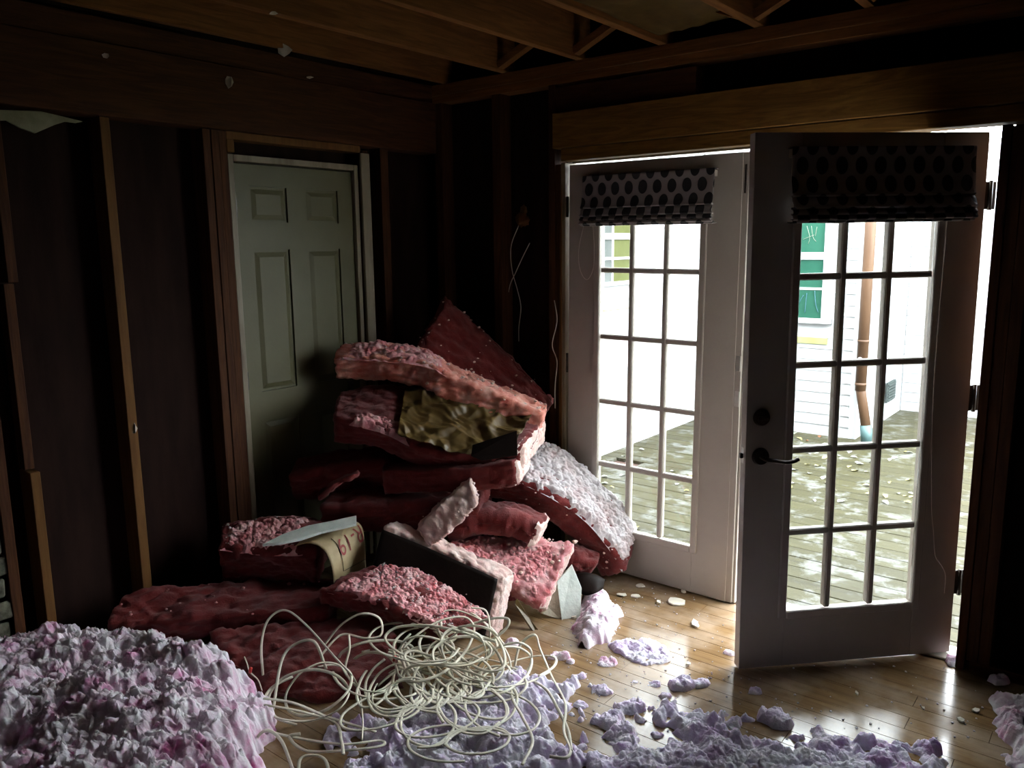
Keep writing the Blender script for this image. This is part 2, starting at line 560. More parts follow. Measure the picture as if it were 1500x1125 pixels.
box('bottom_plate', (2.09, 0.0, 0.0), (X1, 0.09, 0.04), 'timber_x', wb, bev=0.002)
box('header_beam', (0.121, -0.028, 2.124), (2.55, 0.09, 2.292), 'header_wood', wb, bev=0.003)
box('header_board', (0.165, -0.018, 2.062), (2.30, 0.09, 2.121), 'header_wood', wb, bev=0.003)
box('block', (0.121, 0.0, 2.2925), (0.868, 0.09, 2.415), 'timber_x', wb, bev=0.002)
box('top_plate', (X0 - 0.1, -0.004, 2.43), (X1, 0.09, 2.468), 'joist_x', wb, bev=0.002)
box('top_plate', (X0 - 0.1, -0.012, 2.469), (X1, 0.09, 2.524), 'joist_x', wb, bev=0.002)

# ---- left wall
wl = empty('wall_left', (0, 0, 0), kind='structure', label='stripped left stud wall with dark panels between the studs', cat='wall')
XB = -0.80
box('light_seal_panel', (XB - 0.10, Y0 - 0.12, -0.5), (XB - 0.055, 0.149, 2.81), 'dark_wall', wl)  # unseen panel added behind the wall to stop light leaks
box('light_seal_side', (XB - 0.06, 0.10, -0.06), (XB - 0.02, 0.149, 2.81), 'dark_wall', wl)  # unseen side piece added to close the same leak
for ya, yb in ((-5.3, -3.9), (-3.9, -2.235), (-2.235, -1.84), (-1.84, -1.40), (-0.43, 0.09)):
    box('back_panel', (XB - 0.03, ya + 0.003, 0.0), (XB, yb - 0.003, 2.56), 'sheathing', wl)
for ya in (-4.9, -4.5, -4.1, -3.7, -3.3, -2.9):
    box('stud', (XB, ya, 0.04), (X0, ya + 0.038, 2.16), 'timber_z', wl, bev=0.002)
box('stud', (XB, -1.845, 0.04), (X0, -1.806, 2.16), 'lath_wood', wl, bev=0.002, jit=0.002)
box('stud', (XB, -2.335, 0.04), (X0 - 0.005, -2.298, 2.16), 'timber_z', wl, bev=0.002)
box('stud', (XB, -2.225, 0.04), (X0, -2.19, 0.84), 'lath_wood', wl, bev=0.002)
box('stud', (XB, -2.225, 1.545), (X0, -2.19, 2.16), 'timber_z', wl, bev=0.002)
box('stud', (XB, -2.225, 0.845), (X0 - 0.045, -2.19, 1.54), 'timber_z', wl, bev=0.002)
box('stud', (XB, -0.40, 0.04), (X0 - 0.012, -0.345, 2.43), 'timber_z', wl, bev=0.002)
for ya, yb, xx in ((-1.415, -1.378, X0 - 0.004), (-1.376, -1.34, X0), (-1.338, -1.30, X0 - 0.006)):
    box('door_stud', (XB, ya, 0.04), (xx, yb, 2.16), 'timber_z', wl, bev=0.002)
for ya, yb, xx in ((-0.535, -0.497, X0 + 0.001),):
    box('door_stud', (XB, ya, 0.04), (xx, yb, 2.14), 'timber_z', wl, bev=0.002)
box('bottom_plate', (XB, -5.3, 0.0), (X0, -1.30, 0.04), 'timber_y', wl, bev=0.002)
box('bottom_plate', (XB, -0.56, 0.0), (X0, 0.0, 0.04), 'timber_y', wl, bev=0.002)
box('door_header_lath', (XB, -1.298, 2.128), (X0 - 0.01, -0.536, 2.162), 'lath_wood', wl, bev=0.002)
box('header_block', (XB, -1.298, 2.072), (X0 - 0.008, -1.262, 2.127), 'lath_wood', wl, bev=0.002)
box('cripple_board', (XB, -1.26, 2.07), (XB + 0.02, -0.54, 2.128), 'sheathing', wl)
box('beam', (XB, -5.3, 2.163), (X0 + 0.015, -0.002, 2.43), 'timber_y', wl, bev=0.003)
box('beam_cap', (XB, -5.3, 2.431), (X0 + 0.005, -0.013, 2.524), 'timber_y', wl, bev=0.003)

# ragged plaster strip left under the beam
pts = []
for q in [(-30, 160), (60, 163), (122, 178), (112, 180), (96, 178), (80, 183), (52, 195), (30, 187), (10, 176), (-30, 178)]:
    v = ray(*q)
    pts.append(CAM + v * ((X0 - 0.012 - CAM[0]) / v[0]))
for p_ in pts: p_[2] = min(p_[2], 2.160)
poly_prism('plaster_strip', pts, (-0.012, 0, 0), 'plaster', wl, label='ragged pale plaster remnant')
# old masonry at the far left edge of the wall
br = []
for i in range(7):
    for j in range(2):
        br.append(box('brick', (XB + 0.002, -2.58 + j * 0.125 + (i % 2) * 0.03, 0.05 + i * 0.085), (X0 - 0.02 + random.uniform(-0.01, 0.012), -2.58 + j * 0.125 + 0.11 + (i % 2) * 0.03, 0.05 + i * 0.085 + 0.073), 'old_brick', wl, bev=0.006, jit=0.004))

# ---- walls out of view
wr = empty('wall_right', (0, 0, 0), kind='structure', label='stripped stud wall closing the dark right side', cat='wall')
box('back_panel', (X1, Y0, -0.05), (X1 + 0.12, 0.13, 2.81), 'sheathing', wr)
for k in range(12):
    box('stud', (X1 - 0.09, Y0 + 0.2 + k * 0.41, 0.04), (X1, Y0 + 0.238 + k * 0.41, 2.5), 'timber_z', wr)
wf = empty('wall_front', (0, 0, 0), kind='structure', label='stripped stud wall on the near side of the room', cat='wall')
box('back_panel', (X0 - 0.12, Y0 - 0.12, -0.05), (X1 + 0.12, Y0, 2.81), 'sheathing', wf)
for k in range(12):
    box('stud', (X0 + 0.1 + k * 0.41, Y0, 0.04), (X0 + 0.138 + k * 0.41, Y0 + 0.09, 2.5), 'timber_z', wf)

# ---- ceiling
ce = empty('ceiling', (0, 0, 0), kind='structure', label='open ceiling of rough joists under subfloor boards', cat='ceiling')
for k in range(36):
    ya = Y0 + k * 0.15
    box('subfloor_board', (X0 - 0.14, ya + 0.002, 2.735), (X1, ya + 0.148, 2.755), 'subfloor', ce)
box('roof_deck', (X0 - 0.4, Y0 - 0.2, 2.80), (X1 + 0.3, 0.3, 2.86), 'dark_wall', ce)
box('rim_board', (X0 - 0.1, 0.05, 2.525), (X1, 0.13, 2.735), 'sheathing', ce)
JX = (-0.635, -0.205, 0.252, 0.69, 1.128, 1.553, 1.97, 2.39, 2.8, 3.2, 3.6, 4.0)
for k, xa in enumerate(JX):
    j = box('joist', (xa, Y0, ZC), (xa + 0.038, 0.05, 2.735), 'joist_y', ce, bev=0.002, jit=0.003)
# crossed bridging between some joists
def strut(a, b_, w=0.035):
    a, b_ = np.array(a, float), np.array(b_, float)
    t = (b_ - a)
    n_ = np.cross(t, (0, 1, 0)); n_ /= np.linalg.norm(n_)
    q = [a + n_ * w / 2, b_ + n_ * w / 2, b_ - n_ * w / 2, a - n_ * w / 2]
    poly_prism('bridging_strut', q, (0, 0.045, 0), 'joist_x', ce)
for i, yy in ((2, -0.10), (4, -0.13), (5, -0.10), (1, -0.10)):
    strut((JX[i] + 0.040, yy, 2.545), (JX[i + 1] - 0.002, yy, 2.715))
strut((JX[4] - 0.002, -0.20, 2.545), (JX[3] + 0.040, -0.20, 2.715))
# board lying in the joist bay
kp = []

# ================================================================== DOORS
WD, DH, GW, GZ, RP = 0.891, 2.03, 0.539, 0.2223, 0.3251
G0 = (WD - GW) / 2
TH = 0.045

def french(name, loc, rot, s, label):
    """s=+1: hinge at local x=0 and door runs to +x; s=-1: to -x. interior face y=0, exterior y=TH"""
    root = empty(name, loc, rot, kind='structure', label=label, cat='door')
    def bx(nm, x0, x1, y0, y1, z0, z1, mat='door_paint', bev=0.0015, par=root):
        return box(nm, (s * x0, y0, z0), (s * x1, y1, z1), mat, par, bev)
    bx('stile', 0, G0 - 0.0, 0, TH, 0, DH)
    bx('stile', G0 + GW, WD, 0, TH, 0, DH)
    bx('bottom_rail', G0, G0 + GW, 0.0006, TH, 0, GZ)
    bx('top_rail', G0, G0 + GW, 0.0006, TH, GZ + 5 * RP, DH)
    # raised lip around the glass
    lw = 0.024
    bx('glass_frame', G0 - lw, G0 + 0.008, -0.009, 0.006, GZ - lw, GZ + 5 * RP + lw, bev=0.004)
    bx('glass_frame', G0 + GW - 0.008, G0 + GW + lw, -0.009, 0.006, GZ - lw, GZ + 5 * RP + lw, bev=0.004)
    bx('glass_frame', G0 + 0.008, G0 + GW - 0.008, -0.009, 0.006, GZ - lw, GZ + 0.008, bev=0.004)
    bx('glass_frame', G0 + 0.008, G0 + GW - 0.008, -0.009, 0.006, GZ + 5 * RP - 0.008, GZ + 5 * RP + lw, bev=0.004)
    mw = 0.0125
    for k in (1, 2):
        xc = G0 + GW * k / 3
        bx('muntin', xc - mw, xc + mw, 0.002, TH - 0.006, GZ + 0.008, GZ + 5 * RP - 0.008, bev=0.005)
    for r_ in range(1, 5):
        zc = GZ + r_ * RP
        bx('muntin', G0 + 0.008, G0 + GW - 0.008, 0.0035, TH - 0.0075, zc - mw, zc + mw, bev=0.005)
    for c_ in range(3):
        for r_ in range(5):
            xa = G0 + GW * c_ / 3 + (mw if c_ else 0) * 0.6
            xb = G0 + GW * (c_ + 1) / 3 - (mw if c_ < 2 else 0) * 0.6
            bx('glass_pane', xa, xb, 0.020, 0.024, GZ + r_ * RP + 0.007, GZ + (r_ + 1) * RP - 0.007, 'clear_glass', 0)
    return root, bx

SAG1, SAG2, ANG = -0.0072, 0.0065, 0.7915
d1, b1 = french('door_1', (0.1922, 0.0, 0.012), (0, SAG2, 0), 1, 'closed white fifteen-pane french door behind the pink insulation pile')
d2, b2 = french('door_2', (2.0063, 0.091, 0.014), (0, SAG1, ANG), -1, 'white fifteen-pane french door swung open into the room with lever handle')

# astragal on the closed leaf with strike plates
b1('astragal', WD - 0.004, WD + 0.030, 0.004, TH + 0.012, 0.0, DH, bev=0.003)
b1('edge_bead', WD + 0.0305, WD + 0.042, 0.012, TH + 0.02, 0.0, DH - 0.01, bev=0.002)
for z0, z1 in ((1.09, 1.16), (0.93, 1.0)):
    b1('strike_plate', WD + 0.004, WD + 0.026, 0.0015, 0.006, z0, z1, 'strike_metal')
b1('flush_bolt', WD + 0.008, WD + 0.018, 0.001, 0.006, 1.86, 1.98, 'dark_metal')
for z0 in (0.24, 1.0, 1.78):
    b1('hinge', -0.028, -0.002, -0.004, 0.004, z0, z0 + 0.1, 'hinge_metal')

# hinges, bolts and lever of the open leaf (local: hinge at x=0, latch at x=-WD, interior face y=0)
for z0 in (0.245, 0.995, 1.755):
    hg = b2('hinge', -0.046, 0.004, 0.006, 0.012, z0, z0 + 0.1, 'hinge_metal')
    link('hinge_knuckle', tube_mesh('hinge_knuckle', [(0.022, 0.004, z0 - 0.003), (0.022, 0.004, z0 + 0.103)], 0.0075), 'hinge_metal', hg)

def disc(name, c_, r_, t, mat, parent, seg=28):
    bm = bmesh.new()
    ret = bmesh.ops.create_cone(bm, cap_ends=True, segments=seg, radius1=r_, radius2=r_ * 0.86, depth=t,
                                matrix=Matrix.Translation(c_) @ Matrix.Rotation(math.radians(90), 4, 'X'))
    me = bpy.data.meshes.new(name)
    bm.to_mesh(me)
    bm.free()
    return link(name, me, mat, parent)

db = disc('deadbolt', (-0.833, -0.006, 1.008), 0.033, 0.014, 'dark_metal', d2)
box('thumb_turn', (-0.833 - 0.02, -0.026, 1.001), (-0.833 + 0.02, -0.0135, 1.015), 'dark_metal', db, 0.003)
lv = disc('lever_handle', (-0.832, -0.006, 0.858), 0.034, 0.014, 'dark_metal', d2)
pth = catmull([(-0.832, -0.01, 0.858), (-0.832, -0.038, 0.858), (-0.822, -0.054, 0.857), (-0.79, -0.058, 0.852), (-0.755, -0.058, 0.846), (-0.725, -0.056, 0.849), (-0.708, -0.052, 0.855)], 30)
link('lever_arm', tube_mesh('lever_arm', pth, 0.0095, 0.0075, 10), 'dark_metal', lv)
b2('latch_plate', WD - 0.0004, WD + 0.0012, 0.011, 0.034, 0.83, 0.89, 'strike_metal', 0)
b2('latch_bolt', WD + 0.001, WD + 0.013, 0.015, 0.029, 0.849, 0.868, 'dark_metal', 0.002)

# ---- door frame
tr = empty('trim_1', (0, 0, 0), kind='structure', label='chipped painted frame around the pair of french doors', cat='door frame')
box('jamb', (OPL - 0.004, -0.012, 0.0), (0.188, 0.13, 2.055), 'frame_paint', tr, 0.002)
box('jamb', (2.044, -0.006, 0.0), (2.076, 0.13, 2.055), 'timber_z', tr, 0.002)
box('stop', (0.189, 0.052, 0.02), (0.20, 0.075, 2.045), 'frame_paint', tr, 0.002)
box('head_jamb', (0.189, 0.030, 2.076), (2.043, 0.13, 2.092), 'frame_paint', tr, 0.002)
box('head_stop', (0.189, 0.047, 2.053), (1.16, 0.06, 2.0755), 'frame_paint', tr, 0.002)
box('threshold', (0.189, 0.03, 0.0005), (2.043, 0.16, 0.010), 'strike_metal', tr, 0.002)
poly_prism('split_casing', [(0.150, -0.0125, 0.35), (0.168, -0.0125, 0.35), (0.170, -0.0125, 1.95), (0.163, -0.0125, 1.72), (0.155, -0.0125, 1.1)], (0, -0.006, 0), 'lath_wood', tr)

# ---- interior six panel door
d3 = empty('door_3', (-0.735, -1.2656, 0.01), kind='structure', label='off-white six-panel door in the left stud wall behind the pile', cat='door')
DW3 = 0.682
def b3(nm, u0, u1, x0, x1, z0, z1, mat='old_door_paint', bev=0.0, par=d3):
    return box(nm, (x0, u0, z0), (x1, u1, z1), mat, par, bev)
cols = ((0.083, 0.285), (0.392, 0.590))
rows = ((0.21, 0.84), (0.98, 1.64), (1.765, 1.925))
b3('door_slab', 0, DW3, -0.035, -0.010, 0, 2.02)
zed = [0.0] + [v for r_ in rows for v in r_] + [2.02]
for i in range(0, len(zed), 2):
    b3('rail', cols[0][0], cols[1][1], -0.010, 0.0, zed[i], zed[i + 1], bev=0.0)
for a_, b_ in ((0, cols[0][0]), (cols[1][1], DW3)):
    b3('stile', a_, b_, -0.010, 0.0, 0, 2.02)
for z0, z1 in rows:
    b3('mullion', cols[0][1], cols[1][0], -0.010, 0.0, z0, z1)
    for c0, c1 in cols:
        # bevelled raised panel
        V = []
        for (ins, xx) in ((0.004, -0.0098), (0.012, -0.0098), (0.034, -0.003), (0.034, -0.003)):
            V += [(xx, c0 + ins, z0 + ins), (xx, c1 - ins, z0 + ins), (xx, c1 - ins, z1 - ins), (xx, c0 + ins, z1 - ins)]
        F = []
        for k in range(3):
            for q in range(4):
                F.append((k * 4 + q, k * 4 + (q + 1) % 4, k * 4 + 4 + (q + 1) % 4, k * 4 + 4 + q))
        F.append((12, 13, 14, 15))
        me = bpy.data.meshes.new('panel')
        me.from_pydata(V, [], F)
        link('panel', me, 'old_door_paint', d3)
for z0 in (0.2, 1.0, 1.785):
    b3('hinge', -0.008, 0.012, 0.0005, 0.005, z0, z0 + 0.085, 'hinge_metal')
kn = b3('knob_plate', 0.60, 0.64, 0.0005, 0.004, 0.86, 0.96, 'hinge_metal')
tr2 = empty('trim_2', (0, 0, 0), kind='structure', label='narrow jamb strips around the off-white panel door', cat='door frame')
box('jamb', (XB, -1.2965, 0.0), (-0.712, -1.2685, 2.066), 'frame_paint', tr2, 0.002)
box('jamb', (XB, -0.5815, 0.0), (-0.712, -0.556, 2.066), 'frame_paint', tr2, 0.002)
box('head_jamb', (XB, -1.268, 2.038), (-0.712, -0.582, 2.066), 'frame_paint', tr2, 0.002)
box('casing', (X0 - 0.006, -0.553, 0.0), (X0 + 0.012, -0.495, 2.125), 'frame_paint', tr2, 0.003)

# ---- roman shades
def shade(name, parent_root, s, u0, u1, ztop, zbot, label, seed):
    """cloth mounted on the door's interior face, coordinates of the door"""
    rnd = random.Random(seed)
    o = empty(name, (0, 0, 0), label=label, cat='window shade', group='roman shades on the french doors')
    o.matrix_world = Matrix.Translation(parent_root.location) @ parent_root.rotation_euler.to_matrix().to_4x4() @ Matrix.Translation((s * (u0 + u1) / 2, 0, zbot))
    h = ztop - zbot
    hw = (u1 - u0) / 2
    # profile (distance out of the door, height above lower edge)
    prof = [(-0.012, h), (-0.040, h + 0.002), (-0.047, h - 0.004), (-0.047, h * 0.72), (-0.052, h * 0.5), (-0.060, h * 0.40), (-0.064, h * 0.365), (-0.052, h * 0.352),
            (-0.050, h * 0.36), (-0.062, h * 0.31), (-0.068, h * 0.24), (-0.070, h * 0.20), (-0.056, h * 0.185), (-0.055, h * 0.20), (-0.067, h * 0.165), (-0.073, h * 0.12), (-0.060, h * 0.105),
            (-0.058, h * 0.12), (-0.069, h * 0.085), (-0.074, h * 0.045), (-0.060, h * 0.032), (-0.05, h * 0.05), (-0.062, h * 0.02), (-0.055, 0.0), (-0.020, 0.004)]
    pr = catmull([(a_, b_, 0) for a_, b_ in prof], 110)[:, :2]
    arc = np.concatenate([[0], np.cumsum(np.linalg.norm(np.diff(pr, axis=0), axis=1))])
    nu = 60
    V, UV = [], []
    for i in range(nu + 1):
        t = i / nu
        xx = -hw + 2 * hw * t
        for k, (yo, zz) in enumerate(pr):
            w = 0.0035 * mn.noise(Vector((xx * 5 + seed, zz * 22, 1.3))) + 0.002 * mn.noise(Vector((xx * 16, zz * 40, seed)))
            low = max(0.0, 1 - zz / (0.45 * h))
            sw = low * 0.016 * (1 if t > 0.5 else -1) * abs(2 * t - 1) ** 8
            V.append((xx + sw * mn.noise(Vector((0, zz * 60, seed))) , yo + w * (1 + 2 * low), zz + 0.003 * low * mn.noise(Vector((xx * 9, 0, seed)))))
            UV.append((xx + hw, arc[k]))
    n_ = len(pr)
    F = np.array([(i * n_ + k, (i + 1) * n_ + k, (i + 1) * n_ + k + 1, i * n_ + k + 1) for i in range(nu) for k in range(n_ - 1)])
    me = np_mesh('shade_fabric', V, F, True)
    lay = me.uv_layers.new(name='UVMap')
    li = np.zeros(len(me.loops), np.int32)
    me.loops.foreach_get('vertex_index', li)
    lay.data.foreach_set('uv', np.array(UV, np.float32)[li].ravel())
    fo = link('shade_fabric', me, 'dot_fabric', o)
    md = fo.modifiers.new('thickness', 'SOLIDIFY')
    md.thickness = 0.0018
    # sides closed by the returns of the cloth, head rail behind
    box('head_rail', (-hw + 0.004, -0.040, h - 0.03), (hw - 0.004, -0.0105, h - 0.004), 'door_paint', o)
    return o

sh1 = shade('roman_shade', d1, 1, 0.108, 0.785, 1.965, 1.735, 'raised dotted roman shade on the closed french door', 3)
sh2 = shade('roman_shade', d2, -1, 0.082, 0.774, 1.972, 1.715, 'raised dotted roman shade on the open french door', 8)

def local_to(root, pts):
    mw = Matrix.Translation(root.location) @ root.rotation_euler.to_matrix().to_4x4()
    return [np.array(mw @ Vector(p_)) for p_ in pts]

def wire(name, pts, r_, mat, n=60, ry=None, **kw):
    pts = [np.array(p_, float) for p_ in pts]
    org = min(pts, key=lambda p_: p_[2]).copy()
    me = tube_mesh(name, catmull([p_ - org for p_ in pts], n), r_, ry, 6)
    o = link(name, me, mat, **kw)
    o.location = org
    return o
wire('pull_cord', local_to(d2, [(-0.165, -0.03, 1.73), (-0.165, -0.02, 1.1), (-0.135, -0.012, 0.66), (-0.115, -0.010, 0.52), (-0.100, -0.010, 0.42), (-0.066, -0.010, 0.37), (-0.050, -0.010, 0.33), (-0.049, -0.010, 0.26)]), 0.0016, 'cord',
     label='thin pull cord hanging down the open french door', cat='cord')
wire('pull_cord', local_to(d1, [(0.105, -0.02, 1.76), (0.065, -0.010, 1.62), (0.075, -0.010, 1.52), (0.115, -0.010, 1.475), (0.15, -0.010, 1.53), (0.155, -0.012, 1.64), (0.15, -0.02, 1.76)]), 0.0014, 'cord',
     label='looped pull cord below the shade of the closed french door', cat='cord')

# ================================================================== OUTSIDE
ZD = -0.10
dk = box('deck', (-1.03, 0.16, ZD - 0.14), (5.2, 6.0, ZD - 0.03), 'dark_wall', kind='structure', label='weathered grey wooden deck outside the french doors', cat='deck')
y = 0.165
k = 0
while y < 5.75:
    if not (1.95 < y < 2.2):
        box('deck_board', (-1.02, y, ZD - 0.028), (5.2, y + 0.136, ZD + random.uniform(-0.002, 0.001)), 'deck_wood', dk, 0.003)
    else:
        box('deck_board', (-0.62, y, ZD - 0.028), (5.2, y + 0.136, ZD + random.uniform(-0.002, 0.001)), 'deck_wood', dk, 0.003)
        box('deck_board', (-1.02, y, ZD - 0.028), (-0.88, y + 0.136, ZD), 'deck_wood', dk, 0.003)
    y += 0.142
gd = box('ground', (-30, 0.2, ZD - 0.45), (30, 40, ZD - 0.4), 'lawn', kind='structure', label='low grassy ground beyond the deck', cat='ground')

def clapboards(root, origin, along, out, length, z0, z1, skip=()):
    """lap siding boards; along, out are unit vectors"""
    a_, o_ = np.array(along, float), np.array(out, float)
    org = np.array(origin, float)
    z = z0
    while z < z1:
        spans = [(0.0, length)]
        for (s0, s1, za, zb) in skip:
            if za < z + 0.05 < zb:
                ns = []
                for p0, p1 in spans:
                    if s0 > p0: ns.append((p0, min(p1, s0)))
                    if s1 < p1: ns.append((max(p0, s1), p1))
                spans = ns
        for p0, p1 in spans:
            if p1 - p0 < 0.02: continue
            V = []
            for t in (p0, p1):
                for (oo, zz) in ((0.0, z), (0.016, z), (0.004, z + 0.112), (0.0, z + 0.112)):
                    V.append(tuple(org + a_ * t + o_ * oo + np.array([0, 0, zz])))
            F = [(0, 1, 2, 3), (7, 6, 5, 4), (1, 5, 6, 2), (0, 4, 5, 1), (3, 2, 6, 7), (0, 3, 7, 4)]
            me = bpy.data.meshes.new('siding_board')
            me.from_pydata(V, [], F)
            bm = bmesh.new(); bm.from_mesh(me); bmesh.ops.recalc_face_normals(bm, faces=bm.faces[:]); bm.to_mesh(me); bm.free()
            link('siding_board', me, 'house_siding', root)
        z += 0.1

WX, WY, EX, WY3 = -1.024, 4.092, 0.507, 5.72
HT = 2.6
we1 = box('wall_outside_left', (WX - 0.15, 0.15, -0.5), (WX - 0.002, WY, HT), 'house_siding', kind='structure', label='white clapboard wall seen through the closed french door', cat='wall')
clapboards(we1, (WX - 0.002, 0.16, 0), (0, 1, 0), (1, 0, 0), WY - 0.16, ZD, HT, skip=[(2.03, 2.62, 1.32, 2.2)])
we2 = box('wall_outside_centre', (WX - 0.15, WY + 0.002, -0.5), (EX - 0.002, WY3, HT), 'house_siding', kind='structure', label='white clapboard wall with green window facing the doors', cat='wall')
clapboards(we2, (WX + 0.016, WY + 0.002, 0), (1, 0, 0), (0, -1, 0), EX - WX - 0.05, ZD, HT, skip=[(0.35, 1.275, 0.92, 2.2)])
clapboards(we2, (EX - 0.002, WY + 0.03, 0), (0, 1, 0), (1, 0, 0), WY3 - WY - 0.05, ZD, HT)
box('corner_board', (EX - 0.045, WY - 0.022, ZD), (EX + 0.02, WY + 0.03, HT), 'house_trim', we2, 0.003)
we3 = box('wall_outside_right', (EX, WY3 + 0.002, -0.5), (7.0, WY3 + 0.15, HT), 'house_siding', kind='structure', label='far white clapboard wall at the back of the deck', cat='wall')
clapboards(we3, (EX + 0.02, WY3 + 0.002, 0), (1, 0, 0), (0, -1, 0), 6.3, ZD, HT)

# green window in the facing wall
w1 = empty('window_1', (-0.13, WY, 0.92), kind='structure', label='white-framed window with green panes in the facing clapboard wall', cat='window')
def bw1(nm, x0, x1, y0, y1, z0, z1, mat, bev=0.002):
    return box(nm, (x0, y0, z0), (x1, y1, z1), mat, w1, bev, org=(-0.13, WY, 0.92))
fy = WY - 0.03
bw1('frame', 0.17, 0.246, fy, WY, 0.93, 2.2, 'house_trim')
bw1('frame', -0.68, -0.60, fy, WY, 0.93, 2.2, 'house_trim')
bw1('frame', -0.60, 0.17, fy, WY, 2.12, 2.2, 'house_trim')
bw1('sill', -0.70, 0.26, fy - 0.03, WY, 0.93, 0.972, 'house_trim')
bw1('apron', -0.68, 0.235, WY - 0.024, WY - 0.004, 0.74, 0.80, 'sill_paint')
bw1('sash_rail', -0.60, 0.17, fy + 0.008, WY, 1.50, 1.565, 'house_trim')
bw1('sash_bar', -0.60, 0.17, fy + 0.014, WY, 1.228, 1.250, 'house_trim')
bw1('sash_bar', -0.225, -0.205, fy + 0.0145, WY, 0.972, 2.12, 'house_trim')
for xa, xb in ((-0.60, -0.225), (-0.205, 0.17)):
    for za, zb in ((0.972, 1.228), (1.250, 1.50), (1.565, 2.12)):
        bw1('glass_pane', xa, xb, fy + 0.021, fy + 0.024, za, zb, 'green_window_glass', 0)
for pts_ in ([(0.02, 1.02), (0.03, 1.2)], [(0.10, 1.22), (0.115, 1.10), (0.14, 1.03)], [(-0.06, 1.06), (0.0, 1.18)]):
    pp = [np.array([a_, fy + 0.0195, b_]) - np.array([-0.13, WY, 0.92]) for a_, b_ in pts_]
    link('blue_ribbon', tube_mesh('blue_ribbon', catmull(pp, 10), 0.009, 0.002, 6), 'blue_cloth', w1)
for pts_ in ([(0.0, 1.80), (0.03, 1.70), (0.02, 1.64)], [(-0.03, 1.68), (0.07, 1.72)], [(0.04, 1.80), (0.06, 1.70), (0.09, 1.66)], [(0.09, 1.79), (0.08, 1.71)]):  # pale reflections in the pane, modelled as thin strands
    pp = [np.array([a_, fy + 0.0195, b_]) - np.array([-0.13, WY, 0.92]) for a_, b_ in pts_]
    link('reflection_strand', tube_mesh('reflection_strand', catmull(pp, 10), 0.004, 0.002, 6), 'reflected_branch', w1)

# small window in the left outside wall
w2 = empty('window_2', (WX, 2.45, 1.33), kind='structure', label='small white window with grey panes in the left outside wall', cat='window')
def bw2(nm, y0, y1, x0, x1, z0, z1, mat, bev=0.002):
    return box(nm, (WX + x0, y0, z0), (WX + x1, y1, z1), mat, w2, bev, org=(WX, 2.45, 1.33))
bw2('frame', 2.20, 2.255, 0, 0.03, 1.32, 2.2, 'house_trim')
bw2('frame', 2.69, 2.76, 0, 0.03, 1.32, 2.2, 'house_trim')
bw2('sill', 2.19, 2.77, 0, 0.045, 1.32, 1.352, 'house_trim')
bw2('frame', 2.255, 2.69, 0, 0.03, 2.14, 2.2, 'house_trim')
bw2('sash_rail', 2.255, 2.69, 0, 0.024, 1.695, 1.745, 'house_trim')
bw2('sash_bar', 2.255, 2.69, 0, 0.020, 1.53, 1.552, 'house_trim')
bw2('sash_bar', 2.39, 2.415, 0, 0.0205, 1.352, 2.14, 'house_trim')
for (ya, yb, mt) in ((2.255, 2.39, 'grey_window_glass'), (2.415, 2.69, 'olive_window_glass')):
    for za, zb in ((1.352, 1.53), (1.552, 1.695), (1.745, 2.14)):
        bw2('glass_pane', ya, yb, 0.010, 0.013, za, zb, mt, 0)
wire('lap_shadow', [(WX + 0.024, 2.25, 1.123), (WX + 0.024, 2.6, 1.121), (WX + 0.024, 3.06, 1.128)], 0.006, 'cardboard', 20,  # shadow under a clapboard lap, added as a dark strip
     label='thin dark strip added as a clapboard lap shadow along the left outside wall', cat='line')

# downspout
ds = empty('downspout', (0.56, WY - 0.075, ZD), label='brown rain downspout with teal foot at the white corner outside', cat='downspout')
def dsl(p_): return np.array(p_, float) - np.array([0.56, WY - 0.075, ZD])
link('pipe', tube_mesh('pipe', [dsl((0.562, WY - 0.075, HT)), dsl((0.562, WY - 0.075, 1.6)), dsl((0.562, WY - 0.075, 0.36))], 0.046, None, 20), 'downspout_brown', ds)
link('elbow_pipe', tube_mesh('elbow_pipe', [dsl((0.562, WY - 0.075, 0.40)), dsl((0.566, WY - 0.076, 0.36)), dsl((0.63, WY - 0.09, 0.05))], 0.042, None, 20), 'downspout_brown', ds)
link('foot_pipe', tube_mesh('foot_pipe', [dsl((0.628, WY - 0.09, 0.06)), dsl((0.65, WY - 0.095, ZD + 0.005))], 0.050, None, 20), 'downspout_teal', ds)
for zz in (0.80, 0.42):
    link('bracket', tube_mesh('bracket', [dsl((0.562, WY - 0.075, zz - 0.012)), dsl((0.562, WY - 0.075, zz + 0.012))], 0.049, None, 20), 'downspout_brown', ds)
cl = disc('clip', dsl((0.553, WY - 0.124, 0.645)), 0.018, 0.008, 'house_trim', ds)
# crawl space vent on the receding wall
vt = empty('foundation_vent', (EX + 0.02, 5.2, 0.08), label='dark louvred foundation vent low on the white wall', cat='vent')
box('vent_frame', (0, -0.16, 0), (0.018, 0.16, 0.20), 'vent_metal', vt, 0.003)
for i in range(6):
    box('louvre', (0.016, -0.14, 0.018 + i * 0.029), (0.026, 0.14, 0.036 + i * 0.029), 'vent_metal', vt, 0.002)
